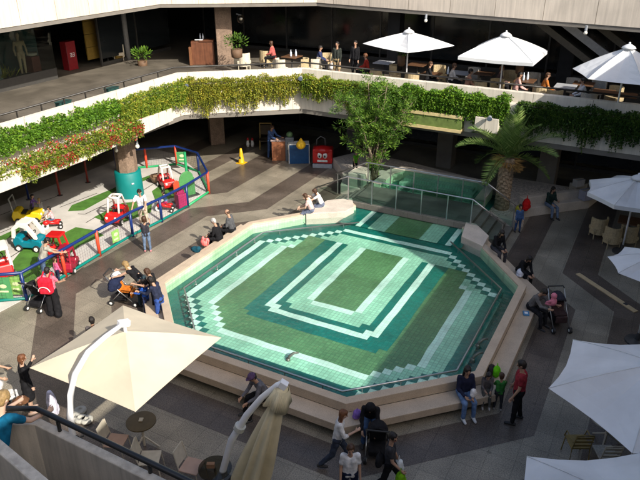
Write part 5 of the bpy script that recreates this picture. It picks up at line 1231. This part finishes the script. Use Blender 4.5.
# ---- around the playground
pk1 = person('woman in pink top and long black skirt carrying a red backpack by the playground fence', g(56, 316), 112, 1.66, STAND, head=12, arms=((10, 60, 20), (30, 12, 40)), hl='short', top=PINK, sleeve='short', legw=BLACK, leg='wide')
bp_ = thing('backpack', 'red backpack with white trim on the back of the woman in pink', 'backpack', pk1.location+V(0, 0, 1.02), 112)
q = MB(); q.cap2((-.1, -.21, .0), (.1, -.21, .0), .13, .13); q.cap2((-.09, -.2, .3), (.09, -.2, .3), .11, .11); q.box((0, -.2, .15), (.36, .2, .36)); blob('bag', q, cloth((.55, .015, .035)), bp_, .016, 4)
q = MB(); n = 12; q.tube([(.17*math.cos(math.pi*k/n), -.335, .02+.14*math.sin(math.pi*k/n)) for k in range(n+1)], .014, 5); q.build('trim', cloth(WHITE), bp_)
q = MB(); q.box((0, -.335, .0), (.26, .03, .12)); q.build('pocket', cloth((.50, .02, .04)), bp_, bevel=.02)
for x in (-.11, .11): q = MB(); q.tube([(x, -.12, .38), (x, .0, .48), (x, .12, .38), (x*1.1, .13, .12), (x*1.2, -.1, -.02)], .022, 6); q.build('strap', cloth((.55, .015, .035)), bp_)
person('man in grey shirt and jeans bending towards the red toy car', g(47, 285), 60, 1.72, STAND, lean=22, head=20, arms=((40, 10, 20), (50, 5, 25)), top=(.30, .29, .25), sleeve='short', legw=JEAN)
person('toddler in pink jacket standing beside the man in grey', g(59, 282), 80, .92, STAND, kid=True, top=(.6, .12, .25), legw=NAVY, hair=HAIRBR)
person('child in pale top riding the red tricycle on the left turf', g(54.5, 227), -130, 1.05, ((70, 60), (70, 60)), kid=True, seat=.30, lean=10, arms=((45, 8, 20), (45, 8, 20)), top=(.62, .40, .42), sleeve='short', legw=JEAN)
person('child in purple top standing behind the yellow toy car', g(34, 217), 40, 1.0, STAND, kid=True, lean=15, top=(.16, .09, .32), legw=NAVY, hair=HAIRB, arms=((30, 8, 20), (60, 5, 10)))
person('blond toddler in grey clothes holding on to the yellow toy car', g(43, 218), 160, .86, STAND, kid=True, lean=12, top=(.22, .22, .21), legw=(.25, .25, .27), hair=HAIRBL, arms=((60, 5, 10), (60, 5, 10)))
person('child with brown hair sitting inside the teal toy car', g(33, 248), 20, .95, ((80, 70), (80, 70)), kid=True, seat=.42, top=(.35, .12, .09), legw=NAVY, hair=HAIRBR)
person('man in white shirt and sunglasses leaning on the fence', g(145, 229), -60, 1.72, STAND, lean=10, head=12, arms=((45, 12, 25), (20, 25, 20)), top=(.70, .70, .70), sleeve='short', legw=(.42, .36, .28), hl='short', hair=HAIRB)
person('girl in dark top and jeans looking over the fence from outside', g(148, 251), 130, 1.38, STAND, kid=True, head=10, top=(.03, .03, .04), sleeve='short', legw=(.11, .16, .25), shoe=(.5, .2, .22), hair=HAIRBR, hl='bob', arms=((50, 5, 60), (60, 5, 50)))
person('child in blue top riding the red tricycle by the fence', g(167, 210), -150, 1.05, ((70, 60), (70, 60)), kid=True, seat=.30, lean=12, arms=((45, 8, 20), (45, 8, 20)), top=(.10, .20, .36), sleeve='short', legw=(.35, .02, .08))
# ---- left rim of the pool
def rim(px, py, z=.46): p = g(px, py, z); return p
def seated(label, p, ang, sz=.445, **k):
    k.setdefault('arms', LAP)
    return person(label, V(p.x, p.y, 4. if p.z > 3 else 0), ang, seat=sz, legs=k.pop('legs', SIT), **k)
seated('white-haired person in black coat sitting on the pool bench at the left', V(-12.84, 16.65, 0), 190, H=1.66, lean=14, head=18, top=BLACK, legw=BLACK, hair=HAIRG, arms=((12, 6, 52, 24), (18, 5, 46, 22)), hl='short')
seated('balding man in dark grey coat sitting beside the white-haired person', V(-12.84, 17.45, 0), 190, H=1.70, lean=12, head=14, top=(.075, .078, .085), legw=BLACK, hair=HAIRBR, hl='bald', arms=((10, 6, 56, 26), (16, 5, 48, 22)))
t = thing('shopping_bag', 'red and white plastic bag on the left pool bench', 'bag', rim(205, 246)); q = MB(); q.ball((0, 0, .14), (.17, .12, .15)); q.ball((.1, .03, .22), (.09, .08, .1)); q.ball((-.08, .03, .25), (.06, .05, .09)); blob('bag', q, grid_mat('bag_red_white', (.62, .12, .11), .12, .09, .6, .6, 1.9, .02), t, .015, 2)
t = thing('shopping_bag', 'dark teal bag on the left pool bench beyond the red and white one', 'bag', rim(196, 252)); q = MB(); q.ball((0, 0, .1), (.2, .13, .11)); q.ball((.12, .0, .16), (.1, .1, .08)); blob('bag', q, cloth((.01, .06, .09)), t, .02, 3)
a = g(312, 212, .76); b = g(322, 206, .76)
seated('girl in pale pink top with dark hair sitting on the end slab of the pool', V(a.x, a.y, .0), 200, .76, H=1.55, lean=22, head=22, top=(.60, .42, .40), sleeve='short', legw=(.12, .14, .2), hl='long', hair=HAIRBR, skin=SK2, legs=((70, 75), (70, 75)))
seated('girl with long dark hair in white sitting on the end slab nearest the bridge', V(b.x, b.y, .0), 215, .76, H=1.55, lean=26, head=20, top=WHITE, sleeve='short', legw=(.12, .14, .2), hl='long', hair=HAIRBR, skin=SK2, arms=((60, 5, 50), (60, 5, 50)), legs=((70, 75), (70, 75)))
# ---- mothers at the left corner of the pool
person('woman with blond hair and black vest bending over an orange stroller', g(145, 305), 195, 1.68, ((10, 8), (2, 6)), lean=48, head=10, top=BLACK, sleeve='none', legw=(.03, .05, .06), hair=HAIRBL, hl='long', arms=((60, 6, 10), (65, 6, 12)), skin=SK2)
person('woman with brown hair in black standing at the left corner of the pool', g(158, 315), 200, 1.62, STAND, lean=10, head=24, top=BLACK, sleeve='short', legw=BLACK, hair=HAIRBR, hl='bob', arms=((40, 6, 60), (30, 8, 50)))
person('dark-haired child in bright blue beside the bending woman', g(148, 314), 190, 1.22, STAND, kid=True, top=(.02, .09, .42), legw=(.03, .04, .1), hl='bob', head=10, arms=((35, 6, 50), (35, 6, 50)))
person('woman in dark jacket and blue jeans bowing her head under the cream parasol edge', g(162, 324), 185, 1.6, STAND, lean=14, head=25, top=(.02, .025, .05), legw=(.03, .07, .26), hl='long', arms=((35, 6, 60), (35, 6, 60)))
person('person with dark hair mostly hidden behind the cream parasol', g(100, 366), 150, 1.55, STAND, top=(.08, .07, .07), hair=HAIRB)
# ---- lower left corner
person('woman in short black dress with auburn hair raising a hand to her face', g(33, 411), 60, 1.66, STAND, head=12, top=BLACK, leg='dress', hair=HAIRA, hl='bob', arms=((20, 6, 125), (4, 8, 12)), skin=SK2, shoe=(.35, .25, .2))
person('person in beige top half cut off by the left edge', g(-5, 408), 40, 1.65, STAND, top=(.45, .36, .28), sleeve='short', hair=HAIRBR, arms=((40, 10, 20), (40, 10, 20)))
person('person in teal blue shirt leaning over the landing wall', V(-6.25, 3.42, 4.0), 95, 1.62, ((4, 4), (-4, 4)), lean=26, head=6, top=(.005, .10, .19), sleeve='short', legw=(.01, .08, .13), hair=HAIRBL, hl='short', skin=SK2, arms=((48, 16, 30), (48, 16, 30)))
# ---- near rim of the pool and walkers
seated('man with purple cap and grey jacket sitting on the near pool bench', g(266, 396, .445), -120, H=1.72, lean=30, head=10, top=(.12, .12, .14), legw=BLACK, hl='short', cap=(.10, .06, .13), arms=((20, 6, 40, 18), (26, 6, 36, 16)), legs=((78, 62), (88, 74)))
hw = seated('woman in black headscarf and coat sitting on the near corner of the pool bench', g(371, 419, .445), -72, H=1.66, lean=30, head=30, top=(.01, .01, .012), legw=(.04, .08, .17), hl='hood', hair=(.008, .008, .009), arms=((28, 6, 36, 12), (28, 6, 36, 12)))
person('woman with auburn hair in white blouse striding left of the black stroller', g(337, 466), 20, 1.64, WALK, lean=8, head=12, top=WHITE, sleeve='mid', legw=(.04, .05, .075), hair=HAIRA, hl='long', arms=((-14, 8, 22), (22, 6, 95, 20)), skin=SK2)
person('woman in sunglasses and white shirt at the bottom edge', g(349, 503), -60, 1.6, STAND, head=10, top=WHITE, sleeve='short', legw=NAVY, hair=HAIRBR, hl='short', arms=((8, 8, 20), (8, 8, 20)))
wb = person('woman in dark grey shirt carrying green and white bags', g(388, 491), 15, 1.64, WALK, head=10, turn=-30, top=(.04, .04, .045), sleeve='short', legw=BLACK, hair=HAIRB, hl='pony', arms=((6, 12, 16), (14, 10, 34)))
sj = seated('woman in navy top and blue jeans with long curly dark hair on the near bench', g(463, 394, .445), -52, H=1.70, lean=6, head=8, top=(.014, .017, .04), legw=(.12, .20, .36), hl='long', hair=HAIRB, shoe=WHITE, arms=((18, 5, 50, 24), (14, 8, 56, 26)))
seated('dark-haired child in grey sitting beside the red-shirted man', g(486, 390, .445), -70, H=1.12, kid=True, lean=8, head=20, top=(.10, .09, .09), legw=(.10, .10, .09), hl='bob', shoe=(.4, .38, .36), legs=((70, 60), (70, 60)), arms=((22, 4, 60, 20), (22, 4, 60, 20)))
person('small child in green shirt standing between bench and red-shirted man', g(497, 409), 110, 1.08, STAND, kid=True, head=12, top=(.04, .20, .04), sleeve='mid', legw=(.04, .04, .045), hair=HAIRBR, shoe=(.35, .33, .3), arms=((30, 6, 50), (30, 6, 50)))
person('heavy man in dark red T-shirt and black trousers standing at the pool corner', g(514, 421), 190, 1.76, ((4, 2), (-6, 4)), head=12, top=(.25, .025, .035), sleeve='short', legw=(.012, .012, .014), hair=HAIRB, wide=1.18, arms=((2, 10, 24), (4, 10, 20)))
sm = seated('man in grey jacket on the right bench holding a baby in pink', g(531, 308, .445), -25, H=1.72, lean=26, head=25, top=(.13, .125, .125), legw=(.018, .018, .02), arms=((45, 4, 55), (45, 4, 55)), legs=((84, 78), (80, 70)))
bb = thing('baby', 'baby in pink hooded suit held by the man in grey', 'baby', (hand(sm, 0)+hand(sm, 1))/2+V(0, .04, .0), 150); q = MB(); q.ball((0, 0, .16), (.10, .10, .14)); q.ball((0, .01, .34), (.085, .09, .095))
for s_ in (-1, 1): q.cap2((s_*.07, .02, .2), (s_*.15, .1, .14), .036, .03); q.cap2((s_*.05, .04, .06), (s_*.07, .17, .03), .05, .04)
blob('suit', q, cloth((.62, .20, .27)), bb, .012, 2); q = MB(); q.ball((0, .06, .33), (.06, .05, .065)); q.ball((0, .112, .325), .012); blob('face', q, skinm(SK2), bb, .01, 2)
seated('dark-clad woman reading a white paper on the bench near the bridge steps', g(495, 249, .76), -40, H=1.66, lean=18, head=22, top=BLACK, legw=(.05, .05, .06), hl='long', sz=.76)
seated('dark-haired woman in black with a white bag on the far right bench', g(520, 272, .445), -40, H=1.64, lean=28, head=25, top=BLACK, legw=BLACK, hl='bob')
pw_ = g(541, 211, 0)
seated('woman with long black hair on the stone bench by the palm', V(-3.12, 25.45, 0), -45, .41, H=1.66, lean=6, head=18, top=(.015, .03, .025), legw=(.13, .17, .24), hl='long', arms=((22, 5, 80, 22), (14, 5, 52, 20)), legs=((84, 70), (88, 80)), skin=SK)
person('child in blue jeans and jacket standing at the end of the palm bench', g(517, 232), -60, 1.15, STAND, kid=True, top=(.05, .10, .22), legw=(.03, .07, .17), hair=HAIRB)
person('child in bright green shirt on the planter by the bushy tree', g(355, 173, .47), -30, 1.1, STAND, kid=True, top=(.10, .36, .02), sleeve='short', legw=BLACK, hair=HAIRB, lean=8)
person('man in blue shirt and jeans leaning on the wooden counter', g(271, 158), -10, 1.76, STAND, lean=10, head=15, top=(.06, .11, .26), legw=(.03, .06, .14), hair=HAIRBR, arms=((40, 6, 40), (40, 6, 40)))
# ---- people on the gallery
person('man in dark jacket and beige shorts standing in the dark gallery with a white bag', G4(337, 60, 27.2), -90, 1.74, STAND, top=(.03, .035, .03), leg='shorts', legw=(.36, .27, .15), skin=SK)
person('person in black standing in the dark gallery right of the man in shorts', G4(355, 60, 28.0), -90, 1.72, STAND, top=BLACK, legw=BLACK)
for px, y, lb, c, h_ in ((274, 28.3, 'woman in red and white at the cluttered gallery table', (.42, .10, .09), HAIRBR), (318, 28.2, 'guest in dark blue seated at the gallery corner', (.03, .04, .10), HAIRB), (368, 27.4, 'guest in red seated left of the left square parasol', (.30, .03, .02), HAIRA), (428, 26.9, 'guest in black leaning at the table between the gallery parasols', (.02, .02, .02), HAIRBR), (452, 27.0, 'guest in white seated beneath the middle parasol corner', (.5, .48, .46), HAIRBR), (469, 26.2, 'bare-shouldered guest seated left of the middle parasol pole', (.35, .18, .12), HAIRB), (500, 27.4, 'guest in brown seated right of the middle parasol pole', (.08, .05, .05), HAIRA), (519, 26.5, 'guest in pale pink near the small table right of the middle parasol', (.55, .33, .30), HAIRB), (547, 26.9, 'guest in orange seated between the middle and right parasols', (.42, .14, .03), HAIRBR), (590, 26.6, 'guest in white shirt leaning at the table by the right gallery parasol', (.55, .56, .6), HAIRB)):
    p = G4(px, 60, y); seated(lb, p, random.choice((-60, 20, 200)), 4.45, H=1.66, top=c, legw=BLACK, hair=h_, lean=12, hl='bob' if 'woman' in lb else 'short', group=None)
# ================================================================== STROLLERS AND SMALL THINGS
def stroller(label, p, ang, hood, seatc, frame=steel, hoodang=0):
    t = thing('stroller', label, 'stroller', V(p.x, p.y, 0), ang, group='baby strollers')
    for x in (-.24, .24):
        q = MB(); q.tube([(x, .42, .1), (x, -.05, .52), (x, -.42, 1.0)], .016, 6); q.build('frame', frame, t, smooth=True)
        q = MB(); q.tube([(x, -.36, .12), (x, .0, .5)], .014, 6); q.build('frame', frame, t, smooth=True)
        for y in (.42, -.36):
            q = MB(); q.cyl((x-.035, y, .09), (x+.035, y, .09), .09, n=14); wh = q.build('wheel', tyre, t)
            q = MB(); q.cyl((x-.037, y, .09), (x+.037, y, .09), .045, n=10); q.build('hub', hubm, wh)
    q = MB(); q.tube([(-.24, -.42, 1.0), (-.22, -.48, 1.04), (.22, -.48, 1.04), (.24, -.42, 1.0)], .02, 8); q.build('handle', tyre, t, smooth=True)
    q = MB(); q.box((0, .06, .47), (.36, .34, .08)); q.box((0, -.16, .68), (.36, .08, .46), rot=Matrix.Rotation(.35, 3, 'X')); q.box((0, .28, .36), (.34, .06, .22)); q.build('seat', cloth(seatc), t, bevel=.03)
    q = MB(); n = 8; o1, o2 = [], []
    vs = []
    for k in range(n+1):
        a = math.pi*k/n
        for j in range(5):
            b = R(15+j*22); vs.append((.22*math.cos(a), -.26+.34*math.cos(b)*(.35+.65*math.sin(a)), .70+.27*math.sin(a)*(.5+.5*math.sin(b))))
    fs = [(k*5+j, k*5+j+1, (k+1)*5+j+1, (k+1)*5+j) for k in range(n) for j in range(4)]; q.add(vs, fs); o = q.build('hood', cloth(hood), t, smooth=True); o.modifiers.new('thick', 'SOLIDIFY').thickness = .012
    q = MB(); q.box((0, -.1, .22), (.36, .42, .16)); q.build('basket', cloth(BLACK), t, bevel=.03)
    return t
stroller('black stroller pushed by the woman in pink beside the fence', g(42, 306), 100, BLACK, BLACK)
stroller('stroller with orange seat under the bending blond woman', g(126, 302), 20, NAVY, (.55, .16, .02))
stroller('large black stroller in front of the woman in the headscarf', g(377, 452), 110, BLACK, BLACK)
stroller('dark grey stroller with a reddish bundle beside the man with the baby', g(556, 325), -60, (.03, .032, .035), (.05, .03, .03))
stroller('stroller covered with a white blanket at the lower left edge', g(8, 412), 60, WHITE, WHITE)
def bag(label, p, col, s=(.16, .1, .16), handle=True, ang=0, cat='bag', name='bag'):
    t = thing(name, label, cat, p, ang); q = MB(); q.ball((0, 0, s[2]), s); q.ball((s[0]*.4, 0, s[2]*.6), (s[0]*.7, s[1]*.9, s[2]*.6)); q.ball((-s[0]*.4, .01, s[2]*.55), (s[0]*.7, s[1], s[2]*.55)); blob('pouch', q, cloth(col), t, .015, 2)
    if handle: q = MB(); q.tube([(-s[0]*.4, 0, s[2]*1.8), (0, 0, s[2]*2.6), (s[0]*.4, 0, s[2]*1.8)], .01, 6); q.build('handle', cloth(col), t)
    return t
bag('navy changing bag hanging at the stroller with the orange seat', g(115, 290, .55), NAVY, (.22, .16, .2))
bag('white cloth bundle on top of the stroller with the orange seat', g(116, 276, .9), WHITE, (.16, .1, .07), False)
bag('purple toy bag on the near corner of the pool bench', g(357, 417, .445), (.24, .13, .42), (.13, .1, .1))
bag('brown bag lying on the white covered stroller', g(20, 405, .6), (.13, .06, .03), (.22, .14, .10))
bag('lilac and white garment draped near the cream parasol arm', g(55, 417, .0), (.60, .58, .68), (.13, .12, .40), False, 40)
bag('white bag lying on the far right bench beside the woman in black', g(520, 276, .445), (.58, .60, .66), (.18, .13, .13))
bag('red bag on the stone bench beside the woman by the palm', g(525.5, 210, .41), (.50, .012, .012), (.26, .16, .24))
bag('yellow-green bag on the stone bench left of the red one', g(518, 212, .41), (.30, .28, .03), (.16, .12, .14))
bag('bright green backpack on the bench behind the seated child', g(496, 376, .445), (.12, .50, .01), (.13, .1, .15))
bag('dark cap and bundle beside the bright green backpack', g(491, 372, .5), (.03, .025, .025), (.17, .09, .1), False)
bag('small orange-brown purse on the bench right of the woman in jeans', g(472, 389, .445), (.24, .10, .05), (.07, .05, .07))
bag('green shopping bag carried by the woman in dark grey', hand(wb, 1)-V(0, 0, .38), (.16, .38, .01), (.13, .1, .17))
bag('white shopping bag carried by the woman in dark grey', hand(wb, 0)-V(-.05, 0, .42), (.62, .66, .68), (.12, .1, .18))
bag('black shoulder bag on the hip of the woman in dark grey', wb.location+V(-.16, -.14, .78), (.01, .01, .012), (.15, .09, .14))
bag('white folded cloth in the lap of the woman in jeans', hand(sj, 0)+V(0, 0, .02), WHITE, (.1, .08, .1), False)
bag('white plastic bag in the hand of the man in shorts on the gallery', G4(332, 60, 27.2)+V(0, 0, .45), WHITE, (.14, .1, .18))
bag('black camera bag beside the woman by the palm on the gravel', g(552, 195, .43), BLACK, (.2, .12, .08), False)
t = thing('blue_packet', 'bright blue packet on the right bench beside the man with the baby', 'packet', g(526, 314, .446)); q = MB(); q.box((0, 0, .02), (.17, .22, .04), .3); q.build('packet', mat('packet_blue', (.06, .22, .42), .4), t, bevel=.006); q = MB(); q.box((0, 0, .0425), (.09, .1, .004), .3); q.build('label', mat('paper', (.8, .8, .78), .8), t)
t = thing('paper_sheet', 'white open paper held by the woman near the bridge steps', 'paper', g(497, 242, 1.0), -40); q = MB()
q.add([(-.18, 0, 0), (0, -.03, -.04), (.18, 0, 0), (.18, .14, .2), (0, .1, .17), (-.18, .14, .2)], [(0, 1, 4, 5), (1, 2, 3, 4)]); o = q.build('sheet', mat('paper', (.8, .8, .78), .8), t); o.modifiers.new('thick', 'SOLIDIFY').thickness = .006
bake_blobs()
